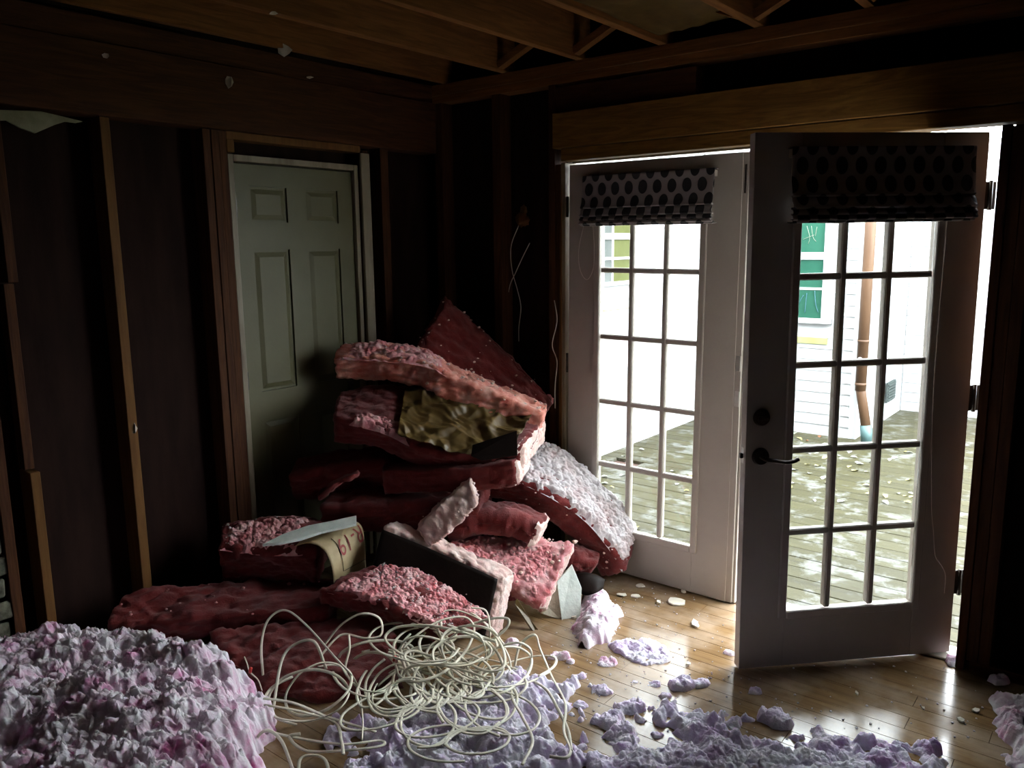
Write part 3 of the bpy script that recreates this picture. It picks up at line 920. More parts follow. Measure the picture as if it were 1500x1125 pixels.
# leaves on the deck
lm = bpy.data.meshes.new('leaf')
lm.from_pydata([(-0.03, 0, 0.002), (-0.01, 0.017, 0.010), (0.016, 0.014, 0.006), (0.034, 0, 0.001), (0.014, -0.016, 0.009), (-0.012, -0.015, 0.004), (0, 0, 0.0)], [],
               [(0, 1, 6), (1, 2, 6), (2, 3, 6), (3, 4, 6), (4, 5, 6), (5, 0, 6)])
lms = []
for mt in ('leaf_yellow', 'leaf_pale', 'leaf_rust'):
    c_ = lm.copy(); c_.materials.append(M[mt]); lms.append(c_)
LB = {0: ('small yellow fallen leaf lying on the weathered deck', 'yellow leaves on the deck'), 1: ('small pale fallen leaf lying on the weathered deck', 'pale leaves on the deck'), 2: ('small rust-coloured fallen leaf on the deck by the white corner', 'rust leaves on the deck')}
rl = random.Random(4)
lp = [(1165, 635), (1171, 643), (1200, 640), (1175, 650), (1208, 652), (1182, 646)]
for q in range(70):
    lp.append((rl.uniform(1150, 1350), rl.uniform(655, 740)) if q < 45 else (rl.uniform(880, 1015), rl.uniform(640, 780)))
for q, (px, py) in enumerate(lp):
    k = 2 if q in (2, 5) else (0 if rl.random() < 0.45 else 1)
    o = bpy.data.objects.new('fallen_leaf', lms[k])
    COL.objects.link(o)
    p_ = PZ(px, py, ZD)
    if p_[1] > WY - 0.05 and p_[0] < EX + 0.05: continue
    o.location = (p_[0], p_[1], ZD + 0.003)
    o.rotation_euler = (rl.uniform(-.2, .2), rl.uniform(-.2, .2), rl.uniform(0, 6.28))
    sc_ = rl.uniform(0.6, 1.2)
    o.scale = (sc_, sc_, sc_)
    tag(o, {2: 'rust-coloured fallen leaf on the deck below the green window', 5: 'small rust leaf beside the larger one below the green window'}.get(q, LB[k][0]), 'leaf', LB[k][1])

# ================================================================== INSULATION BATTS
def loft(A, B, nu):
    return catmull(A, nu), catmull(B, nu)

def batt(name, A, B, t, mat, label, thick=None, nu=46, amp=0.012, rough=0.006, seed=0, strata=0.004, corner=0.25, end_mat=None, round_=0.35):
    """slab of wool. A,B: (px,py,d) polylines of the two long edges of its upper face. thick: world thickness vector, or None for the face normal."""
    A3, B3 = [P(*q) for q in A], [P(*q) for q in B]
    a_, b_ = loft(A3, B3, nu)
    allp = np.concatenate([a_, b_])
    org = np.array([allp[:, 0].mean(), allp[:, 1].mean(), max(0.0, allp[:, 2].min() - t)])
    root = empty(name, org, label=label, cat='insulation', group='pink insulation batts in the pile')
    T = np.gradient((a_ + b_) / 2, axis=0)
    Wv = b_ - a_
    Wl = np.linalg.norm(Wv, axis=1)
    if thick is None:
        N = np.cross(T, Wv)
        N /= np.linalg.norm(N, axis=1)[:, None]
        N *= np.where(N[:, 2:3] < 0, -1, 1)
        D = -N * t
    else:
        D = np.tile(np.array(thick, float), (nu, 1))
    tl = np.linalg.norm(D[0])
    # rounded cross-section in (v,w) in [0,1]^2
    wmean = Wl.mean()
    rr = min(round_ * tl, 0.25 * wmean)
    per = []
    nW, nT, nC = max(6, int(wmean / 0.010)), max(5, int(tl / 0.009)), 4
    def seg(p0, p1, n):
        for i in range(n): per.append((p0[0] + (p1[0] - p0[0]) * i / n, p0[1] + (p1[1] - p0[1]) * i / n))
    def arc_(cx_, cy_, a0, a1):
        for i in range(nC):
            an = a0 + (a1 - a0) * i / nC
            per.append((cx_ + rr * math.cos(an), cy_ + rr * math.sin(an)))
    h_ = math.pi / 2
    seg((rr, 0), (wmean - rr, 0), nW); arc_(wmean - rr, rr, -h_, 0)
    seg((wmean, rr), (wmean, tl - rr), nT); arc_(wmean - rr, tl - rr, 0, h_)
    seg((wmean - rr, tl), (rr, tl), nW); arc_(rr, tl - rr, h_, 2 * h_)
    seg((0, tl - rr), (0, rr), nT); arc_(rr, rr, 2 * h_, 3 * h_)
    per = np.array(per)
    per = per / np.array([wmean, tl])
    Mn = len(per)
    def ring(i, sc_=1.0):
        q = (per - 0.5) * sc_ + 0.5
        return a_[i] + q[:, :1] * Wv[i] + q[:, 1:] * D[i]
    rings = []
    caps = (0.25, 0.5, 0.75, 0.93)
    Tn = T / (np.linalg.norm(T, axis=1)[:, None] + 1e-9)
    for s_ in caps: rings.append(ring(0, s_) - Tn[0] * 0.012 * (1 - s_))
    for i in range(nu): rings.append(ring(i))
    for s_ in caps[::-1]: rings.append(ring(nu - 1, s_) + Tn[-1] * 0.012 * (1 - s_))
    R_ = len(rings)
    V = np.concatenate(rings + [rings[0].mean(0, keepdims=True), rings[-1].mean(0, keepdims=True)])
    F = []
    for i in range(R_ - 1):
        k = np.arange(Mn); k2 = (k + 1) % Mn
        F.append(np.stack([i * Mn + k, (i + 1) * Mn + k, (i + 1) * Mn + k2, i * Mn + k2], 1))
    k = np.arange(Mn); k2 = (k + 1) % Mn
    tri = np.concatenate([np.stack([k, k2, np.full(Mn, R_ * Mn)], 1), np.stack([(R_ - 1) * Mn + k2, (R_ - 1) * Mn + k, np.full(Mn, R_ * Mn + 1)], 1)])
    me = np_mesh('wool_core', V - org, [np.concatenate(F), tri], True)
    bm = bmesh.new(); bm.from_mesh(me); bmesh.ops.recalc_face_normals(bm, faces=bm.faces[:]); bm.to_mesh(me); bm.free()
    nn = np.zeros(len(V) * 3, np.float32)
    me.vertex_normals.foreach_get('vector', nn)
    nn = nn.reshape(-1, 3)
    axis_w = D[0] / (tl + 1e-9)
    pv = V + np.array([seed * 3.7, seed * 1.9, seed * 5.1])
    dsp = amp * nfbm(pv, 3, 7.0) + rough * 1.2 * (fluffy(pv, 26.0) - 0.1)
    if strata:
        dsp = dsp + strata * pn(np.stack([pv[:, 0] * 9, pv[:, 1] * 9, (V @ axis_w) * 110], 1))
    V2 = V + nn * dsp[:, None]
    me.vertices.foreach_set('co', (V2 - org).astype(np.float32).ravel())
    me.update()
    core = link('wool_core', me, mat, root)
    root['_'] = 0
    del root['_']
    return dict(root=root, org=org, a=a_, b=b_, D=D, T=T, nu=nu, V=V2, N=nn)

def sheet(bt, name, mat, u0, u1, v0, v1, w, crum=0.012, freq=9.0, n=(46, 30), seed=0, label=None, lift=None, flat=True):
    """crumpled paper on a batt: u along, v across, w through (0 upper face, 1 lower face)"""
    nu_, nv_ = n
    V = []
    us = np.linspace(u0, u1, nu_)
    for iu, u in enumerate(us):
        x = u * (bt['nu'] - 1)
        i = min(int(x), bt['nu'] - 2)
        f_ = x - i
        a_ = bt['a'][i] * (1 - f_) + bt['a'][i + 1] * f_
        b_ = bt['b'][i] * (1 - f_) + bt['b'][i + 1] * f_
        D = bt['D'][i]
        dn = D / np.linalg.norm(D)
        for iv, v in enumerate(np.linspace(v0, v1, nv_)):
            p_ = a_ + (b_ - a_) * v + D * w
            q = Vector(p_) * freq + Vector((seed, seed * 2, 0))
            h_ = 0
            if crum:
                c1 = mn.voronoi(q)[0]
                c2 = mn.voronoi(q * 2.3 + Vector((5, 2, 1)))[0]
                h_ = crum * ((c1[1] - c1[0]) * 1.1 - 0.3 + 0.45 * (c2[1] - c2[0]) + 0.5 * mn.noise(q * 0.7))
            if lift: h_ += lift((u - u0) / (u1 - u0), (v - v0) / (v1 - v0))
            sgn = -1 if w < 0.5 else 1
            p_ = p_ + dn * sgn * (h_ + 0.008)
            V.append(p_)
    F = np.array([(i * nv_ + j, (i + 1) * nv_ + j, (i + 1) * nv_ + j + 1, i * nv_ + j + 1) for i in range(nu_ - 1) for j in range(nv_ - 1)])
    me = np_mesh(name, np.array(V) - bt['org'], F, not flat)
    o = link(name, me, mat, bt['root'])
    md = o.modifiers.new('thickness', 'SOLIDIFY')
    md.thickness = 0.0015
    if label: o['label'] = label
    return o

def fuzz(bt, name, mat, count, r0, r1, pick, seed=0, flat=0.7, lib=None, out=0.0):
    """tufts sitting on the batt where pick(point, normal) is true"""
    rs = random.Random(seed)
    idx = [i for i in range(len(bt['V'])) if pick(bt['V'][i], bt['N'][i])]
    if not idx: return None
    it = []
    for _ in range(count):
        i = rs.choice(idx)
        r_ = r0 + (r1 - r0) * rs.random() ** 2
        c_ = bt['V'][i] + np.array([rs.uniform(-1, 1), rs.uniform(-1, 1), rs.uniform(-1, 1)]) * 0.008 + bt['N'][i] * out
        it.append((c_, r_, (1, 1, flat)))
    o = link(name, chunks_mesh(name, it, lib or CH1, bt['org']), mat, bt['root'], kind='stuff')
    return o

def crust(bt, name, mat, u0, u1, v0, v1, amp=0.014, freq=34.0, n=(120, 60), seed=0, base=0.006, rag=0.12):
    """fluffy crumbled layer over the upper face of a batt, sinking into it at a ragged rim"""
    nu_, nv_ = n
    V, E_, DN = [], [], []
    vv = np.linspace(v0, v1, nv_)
    for u in np.linspace(u0, u1, nu_):
        x = u * (bt['nu'] - 1)
        i = min(int(x), bt['nu'] - 2)
        f_ = x - i
        a_ = bt['a'][i] * (1 - f_) + bt['a'][i + 1] * f_
        b_ = bt['b'][i] * (1 - f_) + bt['b'][i + 1] * f_
        dn = -bt['D'][i] / np.linalg.norm(bt['D'][i])
        V.append(a_ + (b_ - a_) * vv[:, None])
        DN.append(np.tile(dn, (nv_, 1)))
        eu = min((u - u0) / (u1 - u0), (u1 - u) / (u1 - u0))
        E_.append(np.minimum(eu, np.minimum(vv - v0, v1 - vv) / (v1 - v0) * 0.7))
    V, DN, E_ = np.concatenate(V), np.concatenate(DN), np.concatenate(E_)
    k = np.clip((E_ + 0.05 * nfbm(V + seed, 3, 22.0) - 0.01) / rag, 0, 1)
    h_ = (base + amp * fluffy(V + seed, freq) + 0.6 * amp * pn(V * 11)) * k - 0.016 * (1 - k)
    V = V + DN * h_[:, None]
    F = np.array([(i * nv_ + j, (i + 1) * nv_ + j, (i + 1) * nv_ + j + 1, i * nv_ + j + 1) for i in range(nu_ - 1) for j in range(nv_ - 1)])
    return link(name, np_mesh(name, np.array(V) - bt['org'], F, True), mat, bt['root'])

def end_face(bt, name, mat, which=-1, amp=0.010, freq=30.0, n=(70, 30), m=0.0):
    """torn wool over one cut end of a batt"""
    a_, b_, D = bt['a'][which], bt['b'][which], bt['D'][which]
    t = bt['T'][which] / np.linalg.norm(bt['T'][which]) * (1 if which == -1 else -1)
    vv, ww = np.meshgrid(np.linspace(-m, 1 + m, n[0]), np.linspace(-m, 1 + m, n[1]), indexing='ij')
    vv, ww = vv.ravel()[:, None], ww.ravel()[:, None]
    V = a_ + (b_ - a_) * vv + D * ww
    e = np.minimum(np.minimum(vv, 1 - vv) * 2.5, np.minimum(ww, 1 - ww)).ravel() + m
    k = np.clip((e + 0.03 * nfbm(V, 2, 30.0)) / 0.12, 0, 1)
    h_ = (0.014 + amp * fluffy(V, freq)) * k - 0.012 * (1 - k)
    V = V + t * h_[:, None]
    F = np.array([(i * n[1] + j, (i + 1) * n[1] + j, (i + 1) * n[1] + j + 1, i * n[1] + j + 1) for i in range(n[0] - 1) for j in range(n[1] - 1)])
    return link(name, np_mesh(name, V - bt['org'], F, True), mat, bt['root'])

def crumple(bt, name, mat, u0, u1, v0, v1, amp, n=(16, 9), seed=0, label=None, base=0.012):
    """sharply creased paper: ridges meeting in folds"""
    nu_, nv_ = n
    V, DN = [], []
    for u in np.linspace(u0, u1, nu_):
        x = u * (bt['nu'] - 1)
        i = min(int(x), bt['nu'] - 2)
        f_ = x - i
        a_ = bt['a'][i] * (1 - f_) + bt['a'][i + 1] * f_
        b_ = bt['b'][i] * (1 - f_) + bt['b'][i + 1] * f_
        wob = 0.05 * pn(np.array([[u * 14, seed, 0.5], [u * 14, seed, 7.5]]))
        V.append(a_ + (b_ - a_) * np.linspace(v0 + wob[0], v1 + wob[1], nv_)[:, None])
        DN.append(np.tile(-bt['D'][i] / np.linalg.norm(bt['D'][i]), (nv_, 1)))
    V, DN = np.concatenate(V), np.concatenate(DN)
    w = V + 0.03 * np.stack([pn(V * 9 + seed), pn(V * 9 + seed + 5), pn(V * 9 + seed + 9)], 1)
    rs = random.Random(seed)
    h_ = np.full(len(V), base)
    for lam, am in ((0.17, 0.5), (0.12, 0.42), (0.10, 0.40), (0.075, 0.32), (0.055, 0.22), (0.035, 0.12), (0.03, 0.10)):
        d_ = np.array([rs.gauss(0, 1), rs.gauss(0, 1), rs.gauss(0, 1)])
        d_ /= np.linalg.norm(d_)
        ph = ((V + 1.1 * (w - V)) @ d_) / lam + rs.random()
        gate = np.clip(0.5 + 1.6 * pn(V * 7 + rs.uniform(0, 50)), 0, 1)
        h_ += amp * am * gate * (np.abs((ph % 1.0) - 0.5) * 2)
    V = V + DN * h_[:, None]
    F = np.array([(i * nv_ + j, (i + 1) * nv_ + j, (i + 1) * nv_ + j + 1, i * nv_ + j + 1) for i in range(nu_ - 1) for j in range(nv_ - 1)])
    o = link(name, np_mesh(name, V - bt['org'], F, False), mat, bt['root'])
    o.modifiers.new('thickness', 'SOLIDIFY').thickness = 0.0012
    if label: o['label'] = label
    return o

up_ = lambda p_, n_: n_[2] > 0.45
# A: slab leaning in the corner behind everything
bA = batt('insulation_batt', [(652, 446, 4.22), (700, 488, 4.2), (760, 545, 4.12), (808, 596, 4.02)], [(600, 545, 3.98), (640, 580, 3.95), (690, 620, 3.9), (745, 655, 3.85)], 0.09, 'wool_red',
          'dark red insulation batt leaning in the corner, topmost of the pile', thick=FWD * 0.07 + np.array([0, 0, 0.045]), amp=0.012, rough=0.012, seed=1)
fuzz(bA, 'loose_tufts', 'wool_pale', 90, 0.002, 0.008, lambda p_, n_: n_ @ FWD < 0.1, 1)
# B: long batt across the top
bB = batt('insulation_batt', [(490, 522, 3.86), (560, 524, 3.84), (625, 532, 3.82), (665, 551, 3.80), (725, 575, 3.78), (797, 606, 3.76)],
          [(503, 506, 4.0), (560, 500, 4.02), (622, 512, 4.05), (662, 533, 4.05), (725, 560, 4.02), (800, 592, 3.98)], 0.125, 'wool_salmon',
          'salmon insulation batt with torn layered edge lying across the pile top', amp=0.010, rough=0.010, seed=2, strata=0.012, round_=0.15, nu=110)
crust(bB, 'torn_top', 'wool_pink', 0.0, 0.56, -0.06, 1.02, 0.022, 26, (120, 60), 2)
fuzz(bB, 'edge_tufts', 'wool_pale', 120, 0.003, 0.011, lambda p_, n_: n_[2] > 0.1, 3)
# C: kraft faced batt under it
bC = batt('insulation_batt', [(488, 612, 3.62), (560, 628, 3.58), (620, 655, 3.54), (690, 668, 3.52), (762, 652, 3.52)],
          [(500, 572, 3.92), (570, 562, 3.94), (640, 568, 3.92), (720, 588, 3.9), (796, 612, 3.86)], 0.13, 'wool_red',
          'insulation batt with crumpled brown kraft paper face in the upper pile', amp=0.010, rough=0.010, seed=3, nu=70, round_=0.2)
crumple(bC, 'kraft_facing', 'kraft', 0.34, 0.97, -0.03, 0.85, 0.050, (130, 84), 11, label='crumpled brown kraft paper', base=0.002)
crust(bC, 'torn_patch', 'wool_pink', 0.08, 0.42, -0.04, 0.28, 0.014, 36, (70, 34), 3)
end_face(bC, 'cut_end', 'wool_pale')
# dark flap of paper at the near right corner of the kraft face
fp = [P(692, 652, 3.49), P(757, 631, 3.49), P(758, 667, 3.465), P(706, 675, 3.455), P(690, 668, 3.465)]
fo = poly_prism('torn_flap', [p_ - bC['org'] for p_ in fp], FWD * 0.004, 'shaded_paper', bC['root'])
# D: red end block below
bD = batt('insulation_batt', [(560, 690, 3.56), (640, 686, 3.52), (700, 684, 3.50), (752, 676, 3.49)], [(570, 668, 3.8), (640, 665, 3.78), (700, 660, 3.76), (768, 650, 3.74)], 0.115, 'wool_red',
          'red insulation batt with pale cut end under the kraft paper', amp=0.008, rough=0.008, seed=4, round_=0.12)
end_face(bD, 'cut_end', 'wool_pale')
# E: batt draped down to the floor by the door
bE = batt('insulation_batt', [(690, 684, 3.70), (745, 698, 3.68), (800, 722, 3.66), (855, 757, 3.67), (893, 800, 3.69), (915, 838, 3.71)],
          [(725, 640, 4.02), (772, 645, 4.02), (815, 655, 4.0), (868, 698, 3.97), (915, 745, 3.93), (934, 785, 3.90)], 0.15, 'wool_red',
          'curved red insulation batt dusted white, draped to the floor beside the closed door', amp=0.010, rough=0.008, seed=5, nu=80, round_=0.2)
crust(bE, 'white_dust_crust', 'wool_dust', 0.0, 1.0, 0.0, 1.06, 0.017, 36, (220, 100), 5, base=0.012, rag=0.05)
fuzz(bE, 'loose_tufts', 'wool_pale', 90, 0.002, 0.008, lambda p_, n_: n_ @ FWD < -0.3, 9)
# F: dark batts in the hollow of the pile
bF = batt('insulation_batt', [(470, 742, 3.52), (560, 738, 3.50), (640, 735, 3.5), (700, 735, 3.5)], [(500, 705, 3.75), (570, 700, 3.8), (640, 698, 3.8), (720, 700, 3.8)], 0.15, 'wool_red',
          'deep red insulation batt in the shadowed hollow of the pile', amp=0.018, rough=0.012, seed=6, round_=0.2)
bF2 = batt('insulation_batt', [(420, 700, 3.62), (500, 680, 3.64), (600, 672, 3.66)], [(440, 668, 3.76), (520, 655, 3.8), (610, 650, 3.84)], 0.16, 'wool_red',
           'shadowed insulation batt in front of the panel door', amp=0.018, rough=0.012, seed=16, round_=0.2)
bG0 = batt('insulation_batt', [(464, 728, 3.46), (490, 708, 3.46), (518, 694, 3.48)], [(472, 716, 3.52), (496, 700, 3.52), (524, 688, 3.54)], 0.02, 'wool_red',
           'small torn strip of insulation sticking out left of the pile', amp=0.006, rough=0.010, seed=26, nu=24)
# G: torn stub standing up
bG = batt('insulation_batt', [(612, 774, 3.42), (648, 738, 3.44), (688, 704, 3.47)], [(632, 800, 3.38), (668, 772, 3.40), (699, 738, 3.43)], 0.05, 'wool_pale',
          'pale torn stub of insulation standing in the middle of the pile', thick=FWD * 0.06, amp=0.005, rough=0.011, seed=7, nu=50, strata=0.002, round_=0.12)
fuzz(bG, 'torn_tufts', 'wool_pale', 50, 0.003, 0.009, lambda p_, n_: True, 10)
# G2: batt on edge showing its kraft face, shade painted into the colour
bG2 = batt('insulation_batt', [(565, 772, 3.42), (622, 795, 3.40), (680, 820, 3.36), (736, 846, 3.33)], [(545, 850, 3.34), (610, 885, 3.30), (668, 908, 3.27), (716, 934, 3.24)], 0.1, 'wool_pale',
           'insulation batt standing on edge with kraft face darkened by painted shade and pale cut rim', thick=FWD * 0.06 + RGT * 0.045 + np.array([0, 0, 0.006]), amp=0.006, rough=0.012, seed=8, round_=0.10)
sheet(bG2, 'paper_facing', 'shaded_paper', 0.0, 0.985, 0.01, 0.99, 0.0, 0.002, 6, (30, 16), 2, label='kraft paper facing with shade in its colour', flat=False, lift=lambda u, v: 0.012)
end_face(bG2, 'cut_end', 'wool_pale', -1, 0.006, 30, (70, 16))
# H: rounded batt end
bH = batt('insulation_batt', [(648, 760, 3.50), (700, 750, 3.49), (750, 753, 3.48), (790, 768, 3.48)], [(660, 742, 3.72), (705, 731, 3.72), (755, 733, 3.70), (803, 752, 3.68)], 0.12, 'wool_red',
          'rounded dark red insulation roll end with pale tip in the middle of the pile', amp=0.010, rough=0.011, seed=9, round_=0.45)
end_face(bH, 'cut_end', 'wool_pale')
# I: batt with fluffy top and pale right edge
bI = batt('insulation_batt', [(640, 800, 3.46), (690, 825, 3.42), (745, 855, 3.40), (793, 893, 3.37)], [(695, 782, 3.62), (745, 785, 3.62), (795, 790, 3.60), (838, 797, 3.56)], 0.075, 'wool_pink',
          'pink insulation batt with crumbled white top and ragged right edge', amp=0.014, rough=0.018, seed=10)
crust(bI, 'white_crumbs', 'wool_pink', 0.02, 0.98, 0.0, 1.0, 0.019, 36, (150, 100), 6)
fuzz(bI, 'white_tufts', 'wool_pale', 70, 0.004, 0.011, up_, 13, lib=CH2, out=0.01)
end_face(bI, 'cut_end', 'wool_pale')
bJ = batt('insulation_batt', [(828, 812, 3.62), (850, 815, 3.62), (872, 826, 3.62)], [(835, 795, 3.75), (855, 798, 3.75), (878, 808, 3.74)], 0.09, 'wool_red',
          'short red insulation piece tucked under the draped batt', amp=0.008, rough=0.012, seed=11, nu=24)
# support under the right of the pile
bS = batt('insulation_batt', [(620, 860, 3.60), (720, 868, 3.60), (800, 868, 3.62)], [(640, 830, 3.8), (720, 835, 3.85), (810, 838, 3.86)], 0.15, 'wool_red',
          'red insulation batt lying on the floor under the pile', amp=0.012, rough=0.012, seed=12)
# L: batt with folded kraft end and printing
bL = batt('insulation_batt', [(322, 800, 3.30), (370, 806, 3.31), (420, 808, 3.32), (462, 806, 3.32)], [(330, 766, 3.46), (380, 756, 3.50), (430, 752, 3.54), (478, 756, 3.56)], 0.20, 'wool_red',
          'dark red insulation batt with printed kraft end and drywall strip on top', amp=0.014, rough=0.012, seed=13, round_=0.15)
crust(bL, 'torn_top', 'wool_pink', 0.0, 0.85, -0.05, 1.0, 0.017, 38, (130, 80), 7)
fuzz(bL, 'white_crumbs', 'wool_dust', 60, 0.002, 0.006, lambda p_, n_: n_[2] > 0.5, 16)
KA = catmull([P(432, 800, 3.325), P(455, 796, 3.32), P(474, 806, 3.30), P(485, 828, 3.29), P(489, 856, 3.30)], 30)
KB = catmull([P(470, 770, 3.50), P(508, 764, 3.48), P(527, 768, 3.46), P(534, 792, 3.44), P(536, 838, 3.44)], 30)
Vk = np.array([KA[i] * (1 - j / 17) + KB[i] * (j / 17) + np.array([0, 0, 0.0035 * mn.noise(Vector((i * 0.3, j * 0.5, 2)))]) for i in range(30) for j in range(18)])
Fk = np.array([(i * 18 + j, i * 18 + j + 1, (i + 1) * 18 + j + 1, (i + 1) * 18 + j) for i in range(29) for j in range(17)])
ko = link('kraft_end', np_mesh('kraft_end', Vk - bL['org'], Fk, True), 'kraft_pale', bL['root'], label='folded tan kraft paper end with red print')
ko.modifiers.new('thickness', 'SOLIDIFY').thickness = 0.002
# printing: upside down, following the sheet
tc_ = bpy.data.curves.new('print', 'FONT')
tc_.body = 'R-19'
tc_.size = 1.0
to = bpy.data.objects.new('print', tc_)
tme = bpy.data.meshes.new_from_object(to)
bpy.data.objects.remove(to)
tv = np.array([v.co[:] for v in tme.vertices])
bm = bmesh.new(); bm.from_mesh(tme); bmesh.ops.triangulate(bm, faces=bm.faces[:]); bmesh.ops.subdivide_edges(bm, edges=bm.edges[:], cuts=2); bm.to_mesh(tme); bm.free()
co = np.array([v.co[:] for v in tme.vertices])
w_, h_ = co[:, 0].max(), co[:, 1].max()
def ksurf(s_, t_):          # s along the fold 0..29, t across 0..1
    i = int(np.clip(s_, 0, 28)); f_ = s_ - i
    a_ = KA[i] * (1 - f_) + KA[i + 1] * f_
    b_ = KB[i] * (1 - f_) + KB[i + 1] * f_
    p_ = a_ * (1 - t_) + b_ * t_
    du = (KA[i + 1] - KA[i]) * (1 - t_) + (KB[i + 1] - KB[i]) * t_
    n_ = np.cross(b_ - a_, du); n_ /= np.linalg.norm(n_)
    if n_ @ (CAM - p_) < 0: n_ = -n_
    return p_ + n_ * 0.005
for v in tme.vertices:
    x_, y_ = v.co[0] / w_, v.co[1] / h_
    # upside down: text start (x=0) lies at the right, its top points down the fold
    t_ = 0.985 - 0.68 * x_
    s_ = 14.5 + 7.0 * y_
    v.co = Vector(ksurf(s_, min(t_, 0.99)) - bL['org'])
link('red_print', tme, 'red_ink', ko)
for t0 in (0.30,):
    ln = [ksurf(s_, t0) - bL['org'] for s_ in np.linspace(12, 26, 14)] + [ksurf(26, t_) - bL['org'] for t_ in np.linspace(t0 + 0.05, 0.97, 8)]
    link('print_line', tube_mesh('print_line', ln, 0.0012, None, 5), 'soot', ko)
# white drywall strip on L
sp = [(385, 797), (415, 782), (450, 770), (490, 762), (522, 755), (522, 767), (505, 771), (470, 779), (440, 789), (410, 795)]
pts = [P(x_, y_, 3.245 + 0.17 * (800 - y_) / 45 + 0.002 * (i % 3)) for i, (x_, y_) in enumerate(sp)]
so = np.mean(pts, axis=0)
o = poly_prism('drywall_strip', [p_ - so for p_ in pts], (0, 0, -0.010), 'drywall', label='broken pale green-white drywall strip lying on the printed batt', cat='drywall')
o.location = so
# M: fluffy batt in front
bM = batt('insulation_batt', [(470, 862, 3.16), (520, 874, 3.13), (580, 893, 3.10), (642, 924, 3.07)], [(545, 828, 3.34), (600, 832, 3.34), (655, 858, 3.30), (716, 903, 3.22)], 0.085, 'wool_red',
          'bright pink fluffy insulation batt above the tangled cable', amp=0.016, rough=0.012, seed=14, nu=60, round_=0.2)
crust(bM, 'torn_top', 'wool_pink', 0.06, 1.0, 0.0, 1.04, 0.017, 40, (190, 110), 8, rag=0.05)
fuzz(bM, 'white_crumbs', 'wool_dust', 130, 0.002, 0.006, lambda p_, n_: n_[2] > 0.35 and (p_ - CAM) @ RGT > -0.60, 18, out=0.012)
# N: long dark batts on the floor to the left
bN = batt('insulation_batt', [(160, 915, 3.00), (250, 910, 3.06), (370, 898, 3.12), (480, 885, 3.16)], [(185, 868, 3.12), (270, 855, 3.24), (370, 850, 3.36), (490, 848, 3.44)], 0.12, 'wool_red',
          'long dark red insulation batt lying on the floor by the left wall', amp=0.022, rough=0.016, seed=15, round_=0.12)
bN2 = batt('insulation_batt', [(370, 1012, 2.80), (430, 1016, 2.76), (500, 1016, 2.76), (590, 1000, 2.84)], [(310, 925, 3.06), (390, 912, 3.12), (470, 905, 3.16), (570, 905, 3.18)], 0.07, 'wool_red',
           'dark red insulation batt behind the tangled cable', amp=0.022, rough=0.016, seed=18, round_=0.2)
fuzz(bN, 'loose_tufts', 'wool_pink', 30, 0.003, 0.009, up_, 19)

# small fluff crumbs on the dark batts
# broken drywall box / cardboard by the floor
dwb = empty('drywall_scrap', tuple(PZ(822, 908, 0.0)), label='bent white drywall scrap leaning under the pink pile', cat='drywall')
dorg = PZ(822, 908, 0.0)
q1 = [P(786, 872, 3.46), P(816, 852, 3.46), P(822, 908, 3.41), P(792, 898, 3.42)]
q2 = [P(816, 852, 3.455), P(838, 828, 3.50), P(852, 862, 3.47), P(850, 905, 3.42), P(823, 908, 3.405)]
poly_prism('beige_face', [p_ - dorg for p_ in q1], FWD * 0.012, 'drywall_core', dwb)
poly_prism('white_face', [p_ - dorg for p_ in q2], FWD * 0.012, 'drywall', dwb)
ca = catmull([P(842, 842, 3.62), P(856, 838, 3.60), P(874, 842, 3.60), P(888, 850, 3.62)], 16)
cb = catmull([P(846, 866, 3.52), P(858, 872, 3.50), P(874, 868, 3.50), P(884, 862, 3.54)], 16)
Vc = np.array([ca[i] * (1 - j / 7) + cb[i] * (j / 7) + np.array([0, 0, 0.02 * math.sin(j / 7 * math.pi)]) for i in range(16) for j in range(8)])
Fc = np.array([(i * 8 + j, i * 8 + j + 1, (i + 1) * 8 + j + 1, (i + 1) * 8 + j) for i in range(15) for j in range(7)])
corg = Vc.mean(0)
o = link('cardboard_curl', np_mesh('cardboard_curl', Vc - corg, Fc, True), 'shaded_paper', label='curled dark brown paper scrap beneath the draped batt', cat='paper scrap')
o.location = corg
o.modifiers.new('thickness', 'SOLIDIFY').thickness = 0.003
# kraft strip near the foot of the edge-standing batt
ka = [P(757, 876, 3.36), P(775, 905, 3.34), P(800, 938, 3.28), P(795, 945, 3.27), P(772, 915, 3.32), P(754, 884, 3.35)]
kc = np.mean(ka, axis=0)
o = poly_prism('kraft_strip', [p_ - kc for p_ in ka], FWD * 0.004, 'kraft', label='narrow bent kraft paper strip by the standing batt', cat='paper scrap')
o.location = kc

